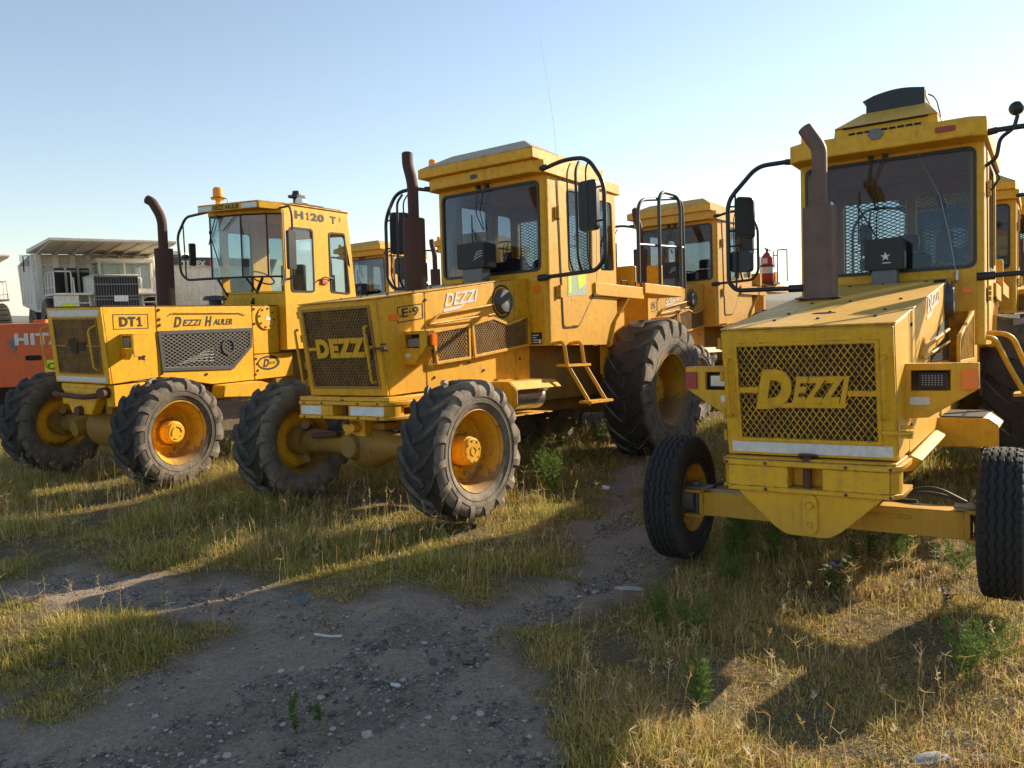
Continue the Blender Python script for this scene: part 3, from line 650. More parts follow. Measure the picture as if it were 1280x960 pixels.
    m.tube([cc+(u_*math.cos(a)+v_*math.sin(a))*.20 for a in np.linspace(0,2*PI,24,endpoint=False)],.014,6,True); m.cyl(cc,cc-ax_*.35,.025,.03,8); m.tube([cc-v_*.2,cc+v_*.2],.012,6); B('steering_wheel',m,'black',cab)
    # roof
    def roofprism(x0,x1,hy,z0,z1,ch): # chamfered front profile
        return [(x0,z0),(x0,z1-ch*.2),(x0-ch,z1),(x1,z1),(x1,z0)]
    if P['roof']=='cap':
        m=MB(); m.prism([(xw-1.95,-.92),(xw+.10,-.95),(xw+.20,-.80),(xw+.20,.80),(xw+.10,.95),(xw-1.95,.92)],rb,rb+.16,lambda u,v,w_:(u,v,w_)); ro=B('roof',m,c,bev=.012)
        m=MB(); z0=rb+.161; a=[(xw+.27,-1.0),(xw+.27,.90),(xw-1.5,.90),(xw-1.5,-1.0)]; m.prism(a,z0,z0+.13,lambda u,v,w_:(u,v,w_))
        B('roof_cap',m,c,ro,bev=.01)
        m=MB(); z1=z0+.131
        m.hexa([(xw+.27,-.98,z1),(xw+.27,.90,z1),(xw-1.5,.90,z1),(xw-1.5,-.98,z1),(xw+.08,-.55,z1+.14),(xw+.08,.66,z1+.15),(xw-1.3,.62,z1+.10),(xw-1.3,-.5,z1+.10)]); B('roof_hood',m,P.get('roofmat','roofM'),ro,bev=.008)
        if not far:
            m=MB(); m.prism(ring(10,.035),0,.006,lambda u,v,w_:(xw+.20+w_,u*1.1-.08,v+rb+.075)); 
            for d in (-.05,.05): m.box(xw+.20,xw+.206,-.08+d-.006,-.08+d+.006,rb+.045,rb+.105)
            B('badge',m,'dgrey',ro)
        bz=z0+.13; by=-.92; bx_=xw+.05
    else:
        m=MB(); m.prism([(xw-1.95,-.94),(xw+.22,-.94),(xw+.30,-.80),(xw+.30,.80),(xw+.22,.94),(xw-1.95,.94)],rb,rb+.19,lambda u,v,w_:(u,v,w_)); ro=B('roof',m,c,bev=.012)
        z0=rb+.191
        m=MB(); m.hexa([(xw+.05,-.52,z0),(xw+.05,.50,z0),(xw-1.0,.50,z0),(xw-1.0,-.52,z0),(xw+.02,-.51,z0+.15),(xw+.02,.49,z0+.15),(xw-1.0,.49,z0+.15),(xw-1.0,-.51,z0+.15)])
        m.hexa([(xw+.04,-.52,z0+.151),(xw+.04,.50,z0+.151),(xw-1.0,.50,z0+.151),(xw-1.0,-.52,z0+.151),(xw-.20,-.27,z0+.33),(xw-.20,.38,z0+.33),(xw-1.0,.38,z0+.33),(xw-1.0,-.27,z0+.33)]); acu=B('air_conditioner',m,c,ro,bev=.01)
        m=MB(); m.box(xw+.02,xw+.054,-.42,.40,z0+.135,z0+.149)
        for q in range(9): m.box(xw+.04,xw+.0535,-.36+q*.08,-.30+q*.08,z0+.05,z0+.08)
        B('vent_slots',m,'dark',acu)
        m=MB(); arch=[(-.22,0),(.22,0),(.22,.20)]+[(.20-.36*t/8,.205+.03*math.sin(PI*(t/8))) for t in range(9)]+[(-.25,.16),(-.22,.14)]
        m.prism(arch,-.55,0,lambda u,v,w_:(xw-.26+w_,u*1.32+.05,v*1.0+z0+.32)); fh=B('fan_housing',m,'black',ro,bev=.004)
        m=MB(); m.box(xw-.78,xw-.32,.3415,.349,z0+.43,z0+.50); m.box(xw-.80,xw-.30,.3415,.345,z0+.34,z0+.37); B('fan_housing_label',m,'white',fh)
        m=MB(); m.tube(rpath([(xw-.4,.30,z0+.50),(xw-.5,.42,z0+.46),(xw-.55,.47,z0+.2),(xw-.4,.52,z0+.01)],.1),.008,6); B('hose',m,'black',ro)
        m=MB(); m.prism(ring(6,.09),0,.02,lambda u,v,w_:(xw+.301+w_,u*.9-.05,v*.7+rb+.16)); B('badge',m,'grey',ro)
        m=MB(); m.prism(rrect(.50,.68,rb+.075,rb+.125,.02),0,.02,lambda u,v,w_:(xw+.301+w_,u,v)); B('marker_lamp',m,'red',ro)
        bz=rb+.19; by=-.82; bx_=xw+.0
    m=MB(); m.cyl((bx_,by,bz),(bx_,by,bz+.05),.065,.06,16); bs=B('beacon_base',m,'black',ro)
    m=MB(); m.lathe([(0,.055),(.10,.05),(.115,.035),(.118,.0005)],lambda y,a,b:(bx_+a,by+b,bz+.05+y),18); m.cyl((bx_,by,bz+.045),(bx_,by,bz+.05),.058,.058,18); B('beacon',m,'beacon',bs)
    # wiper
    m=MB(); wx=xw+.03; wy=-.05; 
    m.box(xw,xw+.06,wy-.12,wy-.07,wt+.03,wt+.07); m.box(xw,xw+.06,wy+.02,wy+.07,wt+.03,wt+.07)
    m.tube([(xw+.055,wy-.09,wt+.05),(wx,wy-.14,wt-.30),(wx-.005,wy-.03,wt-.52)],.008,6); m.tube([(xw+.055,wy+.04,wt+.05),(wx,wy-.08,wt-.25),(wx-.005,wy-.02,wt-.52)],.006,6); m.box(wx-.012,wx-.002,wy-.23,wy-.215,wt-.85,wt-.30) ; m.tube([(wx-.01,wy-.24,wt-.44),(wx-.01,wy-.02,wt-.86)],.007,5); B('wiper',m,'black',cab)
    # intake box in front of the windscreen
    m=MB(); bx2=xw+P.get('boxdx',.40); y0,y1=P.get('boxy',(-.16,.20)); zb2=sill+P.get('boxz',.02)
    m.prism(rrect(y0,y1,zb2,zb2+.32,.02),-.26,0,lambda u,v,w_:(bx2+w_,u,v)); ib=B('intake_box',m,'inside',bev=.008)
    m=MB(); m.prism([(bx2-.2,y0+.06),(bx2-.03,y0+.06),(bx2-.03,y1-.06),(bx2-.2,y1-.06)],zz(bx2)+.0,zb2,lambda u,v,w_:(u,v,w_)); B('intake_neck',m,'grey',ib,bev=.01)
    m=MB(); cy=y0+.20 if P['v']=='R' else y1-.10; zc=zb2+.13
    if P['v']=='R':
        star=[((.05 if i%2==0 else .02)*math.sin(PI*i/5)+cy,(.05 if i%2==0 else .02)*math.cos(PI*i/5)+zc) for i in range(10)]; m.prism(star,.001,.003,YZ(bx2)); m.box(bx2+.001,bx2+.003,cy-.03,cy+.05,zc-.07,zc-.06)
    else:
        for q in range(3): m.tube([(bx2+.002,cy-.07+.02*q,zc-.03+.035*q),(bx2+.002,cy+.0,zc+.035*q),(bx2+.002,cy+.075,zc+.02+.03*q)],.005,4)
    B('emblem',m,'textwhite',ib)
    # --- mirror guards
    if P.get('cage',True):
        cx=xw+P.get('cagedx',.10)
        for s in (-1,1):
            yo=1.80; pth=rpath([(cx,s*.92,rb+.03),(cx,s*1.25,rb+.10),(cx,s*(yo-.22),rb+.08),(cx,s*yo,rb-.25),(cx,s*yo,sill+.06),(cx,s*(yo-.12),sill-.09),(cx,s*.85,sill-.12)],.14)
            if P['v']=='R': pth=rpath([(cx,s*.92,rb+.06),(cx,s*1.34,rb+.06),(cx,s*1.69,rb-.29),(cx,s*1.69,sill),(cx,s*1.60,sill-.10),(cx,s*.86,sill-.12)],.12)
            m=MB(); m.tube(pth,.026,10); m.cyl((cx,s*.84,sill-.12),(cx,s*1.0,sill-.118),.042,.042,12); m.cyl((cx,s*.90,rb+.045),(cx,s*1.02,rb+.06),.034,.034,12); cg=B('mirror_guard',m,'black')
            m=MB(); ys=(1.34,1.46,1.60) if P['v']=='M' else (1.60,)
            for q,y in enumerate(ys):
                tz=rb-.02 if P['v']=='M' else rb-.16; m.tube(rpath([(cx,s*y,tz+.06),(cx+.10,s*(y+.01),tz-.06),(cx+.10,s*(y+.02),sill+.05),(cx,s*(y+.02),sill-.10)] if P['v']=='M' else [(cx,s*y,tz),(cx,s*y,sill-.10)],.08),.011 if q!=1 else .018,8)
            B('guard_bars',m,'black',cg)
            if P['v']=='M': my0,my1,mz0,mz1=1.42,1.70,sill+.40,sill+1.0
            else: my0,my1,mz0,mz1=1.38,1.62,sill+.50,sill+.98
            thin=.12
            m=MB(); rot=.9 if (s<0) else .15
            cyy=s*(my0+my1)/2
            def mr(u,v,w_,cyy=cyy,rot=rot,s=s): return (cx-.06+w_*math.cos(rot)+u*math.sin(rot)*s,cyy-w_*math.sin(rot)*s*-1*0+u*math.cos(rot),v)
            m.prism(rrect(-(my1-my0)/2,(my1-my0)/2,mz0,mz1,.06),-.03,.05,mr); mi=B('mirror',m,'black',cg,bev=.012)
            m=MB(); m.prism(rrect(-(my1-my0)/2+.02,(my1-my0)/2-.02,mz0+.02,mz1-.02,.04),-.034,-.031,mr); B('mirror_glass',m,'galv',mi)
            if P['v']=='R' or s<0:
                m=MB(); m.prism(rrect(s*1.56-.12,s*1.56+.12,sill+.12,sill+.36,.04),-.10,.02,lambda u,v,w_:(cx-.05+w_,u,v)); B('spot_mirror',m,'black',cg,bev=.02)
                m=MB(); m.tube([(cx,s*1.68,sill+.42),(cx-.04,s*1.52,sill+.42)],.012,6); B('mirror_arm',m,'black',cg)
            m=MB(); m.tube([(cx,s*(1.80 if P['v']=='M' else 1.69),mz1-.1),(cx-.04,cyy,mz1-.1)],.012,6);m.tube([(cx,s*(1.80 if P['v']=='M' else 1.69),mz0+.1),(cx-.04,cyy,mz0+.1)],.012,6); B('mirror_arm',m,'black',cg)
    # --- chassis, tank, ladder, rear deck
    L=P['L']; m=MB()
    for s in (-1,1): m.box(-L-1.5,bx-.56,*sorted((s*.28,s*.42)),.88 if P['v']=='M' else .72,1.22 if P['v']=='M' else zb-.03)
    m.box(xr-.2,xw+.1,-.55,.55,1.05,fl-.002); B('chassis',m,'grime',bev=.01)
    tx0,tx1=P['tank']; tz0,tz1=P['tankz']
    for s in (-1,1):
        m=MB(); f=[(hw-.02,tz1),(.97,tz1),(1.08,tz1-.10),(1.08,tz0+.16),(.95,tz0),(hw-.02,tz0)] if P['v']=='M' else [(hw-.02,tz1),(1.0,tz1),(1.08,tz1-.06),(1.08,tz0+.02),(hw-.02,tz0)]
        m.prism(f,-.02,0,lambda u,v,w_:(tx0+w_,s*u,v)); m.prism([(tx0-.02,tz1),(tx1,tz1),(tx1,tz1-.012),(tx0-.02,tz1-.012)],hw-.02,.97,lambda u,v,w_:(u,s*w_,v))
        m.prism([(0,0),(1,0),(1,1),(0,1)],-.005,.005,lambda u,v,w_:(tx0-.02+(tx1-tx0)*u,s*(.975+.1*v),tz1-.004-.09*v+w_))
        m.box(tx1,tx0-.02,*sorted((s*(hw-.02),s*.95)),tz0,tz0+.012); tk=B('step_box',m,Y,bev=.004)
        m=MB(); m.cyl((tx0-.10,s*.80,(tz0+tz1)/2),(tx1+.15,s*.80,(tz0+tz1)/2),.15,.15,24); B('air_tank',m,'galv' if P['v']=='M' else 'black',tk)
        if P['v']=='R': m=MB(); m.box(tx1+.02,tx0-.03,*sorted((s*(hw+.02),s*.96)),tz1+.003,tz1+.012); B('tread_plate',m,'dark',tk)
        # ladder
        lx=P['ladx']; m=MB()
        if P['v']=='M':
            for x in (lx,lx-.42): m.tube(rpath([(x,s*.86,1.80),(x,s*1.06,1.82),(x,s*1.10,1.55),(x-.02,s*1.10,1.52),(x-.03,s*1.42,1.02)],.06),.024,8)
            for z,y in ((1.52,1.08),(1.06,1.40)): m.box(lx-.50,lx+.06,*sorted((s*(y-.10),s*(y+.08))),z-.015,z+.015)
        else:
            for x,dy in ((lx,0),(lx-.14,.14)): m.tube(rpath([(x,s*.88,1.86+dy*.3),(x,s*(.98+dy),1.84+dy*.3),(x,s*(1.10+dy),1.55),(x,s*(1.42+dy),.92),(x,s*(1.42+dy),.7)],.12),.026,8)
            for z in (.62,.95,1.25): m.box(lx-.5,lx+.04,*sorted((s*(1.05+(1.5-z)*.35),s*(1.22+(1.5-z)*.35))),z,z+.03)
        B('ladder',m,Y)
        # deck, apron panels, rear frame
        dz=sill-.24
        m=MB(); m.box(-L-.05,xw-1.15,*sorted((s*.86,s*.94)),dz-.05,dz+.13); m.box(-L-.05,xr-.06,*sorted((s*.10,s*.858)),dz+.06,dz+.10); m.box(-L-1.4,-L-.052,*sorted((s*.45,s*.96)),dz+.04,dz+.20)
        m.box(-L+.3,xr+.25,*sorted((s*.74,s*.78)),1.35,dz-.052); dk=B('rear_deck',m,Y,bev=.008)
        m=MB(); 
        for x in (xr-.15,xr-.6): m.tube(rpath([(x,s*.90,dz+.13),(x,s*.90,dz+.20),(x-.18,s*.90,dz+.20),(x-.18,s*.90,dz+.13)],.04),.012,6)
        B('grab_handle',m,'rust',dk)
        # mudguard over the rear wheel
        m=MB(); pts=[(-L+1.02,1.75),(-L+.85,2.1),(-L+.45,dz-.055)]
        for q in range(2):
            a,b=pts[q],pts[q+1]; m.hexa([(a[0],s*.78,a[1]),(a[0],s*.94,a[1]),(b[0],s*.94,b[1]),(b[0],s*.78,b[1]),(a[0],s*.78,a[1]+.012),(a[0],s*.94,a[1]+.012),(b[0],s*.94,b[1]+.012),(b[0],s*.78,b[1]+.012)])
        B('mudguard',m,Y)
    dz=sill-.24
    m=MB(); m.box(-L-1.2,-L+.6,-.6,.6,1.2,1.85); m.box(-L-1.38,-L-1.25,-.4,.4,1.3,dz+.1); m.box(-L+.02,-L+.14,.2,.858,dz+.102,dz+.46); m.box(-L-.75,-L-.62,.70,.93,dz+.202,dz+.52); B('rear_body',m,Y,bev=.02)
    if P.get('hoops'):
        m=MB(); y=.9
        for pth in ([(-L+.03,y,dz+.2),(-L+.03,y,dz+1.45),(-L-1.6,y,dz+1.7),(-L-1.65,y,dz+.2)],[(-L-.62,y+.04,dz+.2),(-L-.62,y+.04,dz+1.68),(-L-1.42,y+.04,dz+1.70),(-L-1.42,y+.04,dz+.2)]): m.tube(rpath(pth,.25),.028,10)
        m.tube([(-L+.03,y,dz+.78),(-L-1.63,y,dz+.88)],.022,8); B('handrail',m,'dgrey')
    # --- axles and wheels
    za=P['zax']; yf=P['yf']; kf=P['front']
    if kf=='ag':
        m=MB(); prof=[(-1.02,.13),(-.95,.15),(-.60,.125),(-.38,.14),(-.24,.20),(-.10,.255),(.08,.26),(.22,.20),(.36,.14),(.62,.125),(.95,.15),(1.02,.13)]
        m.lathe(prof,lambda y,a,b:(a*.95,y,za+b),24); m.cyl((0.0,-.05,za),(.30,-.05,za),.22,.12,20); m.box(-.14,.12,-.34,.34,za+.18,.98)
        ax_o=B('front_axle',m,'grime',bev=.01)
        for s in (-1,1):
            m=MB(); m.tube([(.12,s*.95,za+.2),(.05,s*1.0,za+.17),(0,s*1.08,za+.16)],.05,10); m.tube([(.12,s*.95,za-.2),(.05,s*1.0,za-.17),(0,s*1.08,za-.16)],.05,10); m.cyl((0,s*1.0,za),(0,s*1.28,za),.20,.17,20)
            B('steering_knuckle',m,'grime',ax_o)
        m=MB(); m.tube([(-.22,-.9,za),(-.25,.9,za)],.022,8); m.tube([(.16,-.35,za+.12),(.17,-.75,za+.08)],.035,8); B('tie_rod',m,'rust',ax_o)
        m=MB(); m.prism(ring(16,.06),0,.10,lambda u,v,w_:(xb-.06+w_,u*1.6+.0,v+bz0-.10)); m.box(xb-.3,xb-.05,-.16,.16,bz0-.2,bz0-.002); B('pivot_bracket',m,Y,bump,bev=.01)
        zf=za; wm=(P['rim'],'tyred')
    else:
        m=MB(); m.box(-.06,.14,-1.0,1.0,za-.13,za+.07); 
        for s in (-1,1):
            for a,b in ((-.15,-.12),(.06,.09)): m.box(-.09,.17,*sorted((s*.98,s*1.12)),za+a,za+b)
            m.box(-.07,.15,*sorted((s*.96,s*1.0)),za-.14,za+.10)
            m.box(.141,.150,*sorted((s*.28,s*.62)),za-.01,za+.012)
        ax_o=B('front_axle',m,Y,bev=.008)
        for s in (-1,1): m=MB(); m.cyl((.04,s*1.06,za-.17),(.04,s*1.06,za+.14),.045,.045,14); m.cyl((.04,s*1.05,za),(.04,s*1.22,za),.12,.14,16); m.box(.05,.2,*sorted((s*.90,s*1.1)),za+.10,za+.115); B('steering_knuckle',m,'grey',ax_o)
        m=MB(); m.tube([(-.12,-1.0,za-.02),(-.12,1.0,za-.02)],.02,8); B('tie_rod',m,'rust',ax_o)
        wm=(P['rim'],'tyrek')
    for s in (-1,1):
        m=MB(); x0=-.16
        for q in range(2): m.tube(rpath([(x0,s*.25+.05*q,za+.35),(x0-.02,s*.40+.05*q,za+.10),(x0-.06,s*.72,za+.14+.05*q),(x0+.04,s*.98,za+.08)],.12),.014,6)
        m.cyl((x0-.02,s*.18,za+.04),(x0-.02,s*.62,za+.04),.04,.04,12); m.cyl((x0-.02,s*.62,za+.04),(x0-.02,s*.92,za+.03),.018,.018,8); B('steering_ram',m,'dgrey',ax_o)
    m=MB()
    for y in (-hw+.03,-.28,.28,hw-.03):
        for z in (bz0+.018,bz1-.03): m.cyl((bx-.02,y,z),(bx+.008,y,z),.014,.012,6)
    B('bolts',m,'rust',bump)
    wy=yf-(.25 if kf=='ag' else .145)
    for s in (-1,1): wheel(root,kf,(0 if kf=='ag' else .04,s*wy,za),s,P.get('steer',0),rng.uniform(0,1),wm)
    for s in (-1,1): wheel(root,'big',(-L,s*(P['yr']-.33),1.08),s,0,rng.uniform(0,1),(P['rim'],'tyred'))
    m=MB(); m.lathe([(-1.0,.2),(-.5,.2),(-.25,.36),(.25,.36),(.5,.2),(1.0,.2)],lambda y,a,b:(-L+a,y,1.08+b),20); B('rear_axle',m,'grime')
    return root
PM=dict(v='M',paint='yM',xt=.44,xb=.28,hw=.60,zt=2.28,zb=1.28,xc=-1.97,zr=2.62,xw=-2.28,sill=2.75,wt=3.86,ws=.79,rb=3.94,
 grille=(.515,.10,.955),logo=((-.37,.44),1.70),bump=(1.04,1.24),bumpw=.12,bumpx=.16,rib=(-.31,-1.47),ribz=2.07,meshmat='rustmesh',dpu=.042,dpv=.062,
 guards=[([(-.33,1.97),(-1.0,2.05),(-1.0,1.64),(-.40,1.59)],0),([(-1.03,2.06),(-1.45,2.14),(-1.75,2.07),(-2.0,2.13),(-2.22,2.20),(-2.22,1.78),(-1.07,1.65)],0)],guardy=.635,
 airc=(-1.71,2.335,.185),bolts=[(-.30,2.30),(-.30,1.70),(-.41,1.45),(-1.02,2.14),(-1.02,1.60),(-2.05,1.62),(-1.3,1.5)],rail=((.1,1.27,1.25),(-1.15,1.30,1.28)),
 hl=(.06,1.60,1.95,.93),plate=((.14,-.26,2.04,2.21),'E\u00b79'),decal=(-.62,-1.24,2.235,.145),exh=(-.9,-.08,0,.132,.88,'curve'),
 door=[(-.26,3.92-.0),(-1.27,3.93),(-1.24,2.57),(-.73,2.02),(-.34,2.0)],dwin=[(-.50,3.82),(-1.13,3.84),(-1.10,2.78),(-.52,2.76)],rwin=[(-1.36,3.80),(-1.72,3.80),(-1.76,2.84),(-1.36,2.82)],
 roof='cap',glass='glass',L=4.85,yr=1.44,zax=.725,yf=1.56,front='ag',rim='rimM',tank=(-1.30,-2.25),tankz=(.94,1.36),ladx=-2.38,hoops=True,boxdx=.42,boxy=(-.22,.22),boxz=.05)
PR=dict(v='R',paint='yR',xt=.66,xb=.51,hw=.60,zt=1.94,zb=.99,xc=-2.72,zr=2.45,xw=-2.80,sill=2.58,wt=3.76,ws=.812,rb=3.82,
 grille=(.495,.13,.86),logo=((-.34,.32),1.375),bump=(.74,.98),bumpw=.03,bumpx=.16,vz=.43,rib=(-.45,-2.05),ribz=1.72,dpu=.046,dpv=.066,toppaint='yR',
 guards=[([(-1.15,1.86),(-2.55,2.12),(-2.55,1.62),(-1.15,1.62)],0)],guardy=.80,cheeks=(1,),
 airc=(-2.38,2.22,.19),bolts=[(-.02,1.6),(-.02,1.2),(-.05,1.95),(-1.0,1.3)],rail=((.10,.97,.97),(-1.5,1.02,1.02)),
 hl=(.24,1.27,1.66,1.06),plate=((-.2,-.5,1.7,1.8),None),decal=(-.95,-1.83,2.06,.13),exh=(-1.3,-.33,0,.138,.88,'elbow'),
 door=[(-.30,3.80),(-1.27,3.80),(-1.24,2.40),(-.85,1.9),(-.38,1.88)],dwin=[(-.48,3.68),(-1.13,3.68),(-1.10,2.60),(-.50,2.58)],rwin=[(-1.36,3.66),(-1.72,3.66),(-1.76,2.7),(-1.36,2.68)],
 roof='ac',glass='glass',L=4.85,yr=1.44,zax=.535,yf=1.345,front='road',rim='rimT',tank=(-1.62,-2.5),tankz=(.86,1.13),ladx=-2.95,hoops=False,boxdx=.34,boxy=(-.16,.20),boxz=.0)
# ---------------------------------------------------------------- boxy hauler tractor on the left
def boxy_hauler(pose):
    root=empty('boxy_hauler_tractor'); root.matrix_world=tframe(*pose)
    tag(root,'bright yellow boxy tractor with a flat bonnet, dark side mesh and plate DT1','tractor')
    Y='yL'; hw=.58; B=lambda n,mb,m,par=root,bev=0,**k: mb.build(n,m,par,bev,**k)
    xt,xb,zt,zb,xc=.40,.32,2.38,1.36,-2.69; sl=(xt-xb)/(zt-zb)
    m=MB(); m.prism([(xt,zt),(xb,zb),(-.385,1.40),(-.385,zt)],-hw,hw,XZ(0)); m.prism([(-.397,zt),(-.397,1.40),(-1.3,1.22),(-2.125,1.22),(-2.125,zt)],-hw,hw,XZ(0)); m.prism([(-2.137,zt),(-2.137,1.62),(xc,1.62),(xc,zt)],-hw,hw,XZ(0)); m.prism([(-2.137,1.61),(-2.137,1.22),(-2.98,1.22),(-2.98,1.61)],-hw-.004,hw+.004,XZ(0)); hood=B('bonnet',m,Y,bev=.01)
    m=MB(); m.box(-2.6,.2,-hw+.02,hw-.02,1.42,zt-.03); B('engine_bay',m,'dark')
    m=MB(); m.box(-2.68,xt+.012,-hw-.006,hw+.006,zt+.001,zt+.012); B('bonnet_top',m,'rust',bev=.003)
    upv=Vector((sl,0,1)).normalized(); nrm=Vector((1,0,-sl)).normalized(); hgt=(zt-zb)/upv.z
    def F(u,v,w_): p=Vector((xb,0,zb))+upv*v+nrm*w_; return (p.x,u,p.z)
    gp=[(-.47,.13),(.47,.13),(.47,.88),(-.47,.88)]
    m=MB(); m.prism([(-hw,.01),(hw,.01),(hw,hgt-.005),(-hw,hgt-.005)],.002,.03,F,[gp]); dr=B('grille_door',m,Y,bev=.005)
    m=MB(); m.prism([(-.49,.11),(.49,.11),(.49,.9),(-.49,.9)],.003,.006,F); B('radiator',m,'core',dr)
    m=MB(); diamond(m,gp,lambda u,v,w_:F(u,v,w_+.02),.045,.06,.009); frame_seg(m,gp,.01,.018,lambda u,v,w_:F(u,v,w_+.031)); m.prism([(-.46,.5),(-.22,.5),(-.22,.525),(-.46,.525)],.03,.04,F); m.prism([(.2,.5),(.46,.5),(.46,.525),(.2,.525)],.03,.04,F); B('mesh_screen',m,'rustmesh',dr)
    m=MB(); m.prism([(-.15,.42),(-.02,.40),(.02,.55),(-.05,.62),(-.17,.60)],.034,.04,F); m.prism([(.04,.45),(.16,.45),(.17,.57),(.05,.57)],.034,.04,F); B('worn_badge',m,'core',dr)
    m=MB(); m.prism([(-hw+.06,.905),(hw-.06,.905),(hw-.04,.985),(-hw+.03,.985)],.031,.034,F); B('reflective_strip',m,'white',dr); m=MB(); m.prism([(-hw+.03,.03),(hw-.06,.03),(hw-.06,.095),(-hw+.03,.095)],.031,.034,F); B('reflective_strip',m,'white',dr)
    for y,sg in ((-hw-.03,-1),(.42,1)):
        m=MB(); m.tube(rpath([F(y+.08*sg*-1*0,.18,.02),F(y,.22,.12),F(y-.02,.74,.12),F(y-.0,.78,.02)],.06),.014,8); B('grab_handle',m,Y,dr)
    # side rail, cover, plates
    for s in (1,-1):
        sy=lambda u,v,w_,s=s:(u,s*(hw+w_),v)
        gf=[(-.40,2.04),(-2.11,2.04),(-2.09,1.74),(-1.70,1.42),(-.44,1.48)]
        m=MB(); inn=frame_seg(m,gf,.02,.055,lambda u,v,w_:sy(u,v,w_+.001)); g=B('side_grille',m,'dgrey',root,bev=.003)
        m=MB(); m.prism(inset(gf,.03),.002,.005,sy); B('vent_shade_plate',m,'dark',g)  # near-black plate behind the mesh, the opening's shade given by colour
        m=MB(); diamond(m,inn,lambda u,v,w_:sy(u,v,w_+.012),.092,.052,.0065,.003); B('mesh_screen',m,'galv',g)
        m=MB(); m.lathe([(.012,.10),(.03,.10),(.03,.125),(.012,.125)],lambda y,a,b:sy(-1.62+a,1.77+b,y),28,True); B('filler_ring',m,'dgrey',g)
        m=MB()
        for q in range(6): z0=1.56+.03*q; m.tube([sy(-.7-.09*q,z0,.008),sy(-1.0-.05*q,z0+.03,.010),sy(-1.35,z0+.01+.02*(q%3),.008)],.005,5)
        m.tube([sy(-1.38,1.62,.01),sy(-1.42,1.72,.012),sy(-1.40,1.80,.01)],.006,5); B('loose_wire',m,'galv',g)
        m=MB(); m.tube([sy(-.62,2.26,.02),sy(-.66,2.29,.02),sy(-1.9,2.28,.02),sy(-2.0,2.25,.02)],.008,6); B('side_rail',m,Y,hood)
        m=MB(); m.prism(ring(32,.19),.001,.02,lambda u,v,w_:sy(-2.42+u,2.19+v,w_)); cv=B('round_cover',m,Y,hood,bev=.004)
        m=MB()
        for q in range(8): a=2*PI*q/8+.2; m.prism(ring(8,.018,(-2.42+.15*math.cos(a),2.19+.15*math.sin(a))),.02,.03,sy)
        B('bolts',m,'dgrey',cv)
        m=MB(); m.prism([(-2.38,2.15),(-2.50,2.15),(-2.50,2.19),(-2.42,2.22)],.021,.024,sy); B('cover_label',m,'white',cv)
        m=MB()
        for (x,z) in ((-.44,2.33),(-.44,2.20),(-.44,2.12),(-.44,1.45),(-2.17,2.33),(-2.17,2.1),(-2.17,1.55),(-2.15,1.3),(-1.2,1.38),(-2.2,1.47),(-2.2,1.36)): m.prism(ring(8,.02,(x,z)),.001,.014,sy)
        for (x,z) in ((-.16,1.93),(-.14,1.70)): m.prism([(x+.05,z),(x+.02,z+.03),(x,z+.05),(x-.03,z+.02),(x-.06,z+.01),(x-.04,z-.02),(x-.05,z-.05),(x,z-.03),(x+.04,z-.04)],.001,.006,sy)
        B('bolts',m,'black',hood)
        # headlight box
        m=MB(); fp=[(hw,2.02),(.83,2.02),(.83,1.79),(.74,1.68),(hw,1.68)]
        m.prism(fp,-.012,0,lambda u,v,w_:(.17+w_,s*u,v),[[(hw+.04,1.99),(.79,1.99),(.79,1.83),(hw+.04,1.83)]])
        m.prism([(.158,2.02),(-.10,2.02),(-.10,1.80),(.05,1.72),(.158,1.72)],.235,.25,lambda u,v,w_:(u,s*(hw+w_),v)); m.box(-.10,.158,*sorted((s*(hw+.001),s*.83)),2.008,2.02); hl=B('headlight_housing',m,Y,bev=.004)
        m=MB(); m.box(.09,.165,*sorted((s*(hw+.045),s*.785)),1.835,1.985); hh=B('headlight',m,'black',hl,bev=.005)
        m=MB(); m.box(.165,.174,*sorted((s*(hw+.06),s*.77)),1.85,1.97); B('lens',m,'lampglass',hh,bev=.004)
        m=MB(); m.cyl((.165,s*(hw+.07),1.745),(.19,s*(hw+.07),1.745),.035,.03,14); B('indicator',m,'lens',hl)
        # lower skirt box + tank
        m=MB(); m.prism([(-1.29,1.21),(-2.05,1.21),(-2.6,1.05),(-2.6,.92),(-1.25,1.02)],.0,.26,lambda u,v,w_:(u,s*(hw+.0+w_),v)); B('step_box',m,Y,bev=.03)
        m=MB(); m.prism([(-.02,1.21),(.50,1.30),(1.0,1.25),(1.1,1.18),(.9,1.1)],0,.0,ident) if False else None
    m=MB(); m.text('DT',.24,.13,(.165,hw+.003,2.115),(-1,0,0),(0,0,1),.002,0,.05); m.prism([(-.10,2.115),(-.175,2.115),(-.175,2.135),(-.152,2.135),(-.152,2.245),(-.130,2.245),(-.095,2.215),(-.095,2.195),(-.125,2.205),(-.125,2.135),(-.10,2.135)],.003,.005,lambda u,v,w_:(u,hw+w_,v)); frame_seg(m,[(.26,2.08),(-.27,2.08),(-.27,2.28),(.26,2.28)],.002,.010,lambda u,v,w_:(u,hw+.001+w_,v)); B('number_plate',m,'textblack',hood)
    m=MB(); m.text('D',.13,.15,(-.68,hw+.003,2.085),(-1,0,0),(0,0,1),.002,.3,.03); m.text('EZZI',.33,.09,(-.83,hw+.003,2.10),(-1,0,0),(0,0,1),.002,.3,.02); m.text('H',.13,.15,(-1.22,hw+.003,2.085),(-1,0,0),(0,0,1),.002,.3,.03); m.text('AULER',.36,.09,(-1.37,hw+.003,2.10),(-1,0,0),(0,0,1),.002,.3,.02); B('side_lettering',m,'textblack',hood)
    m=MB(); oc=(-2.44,1.47)
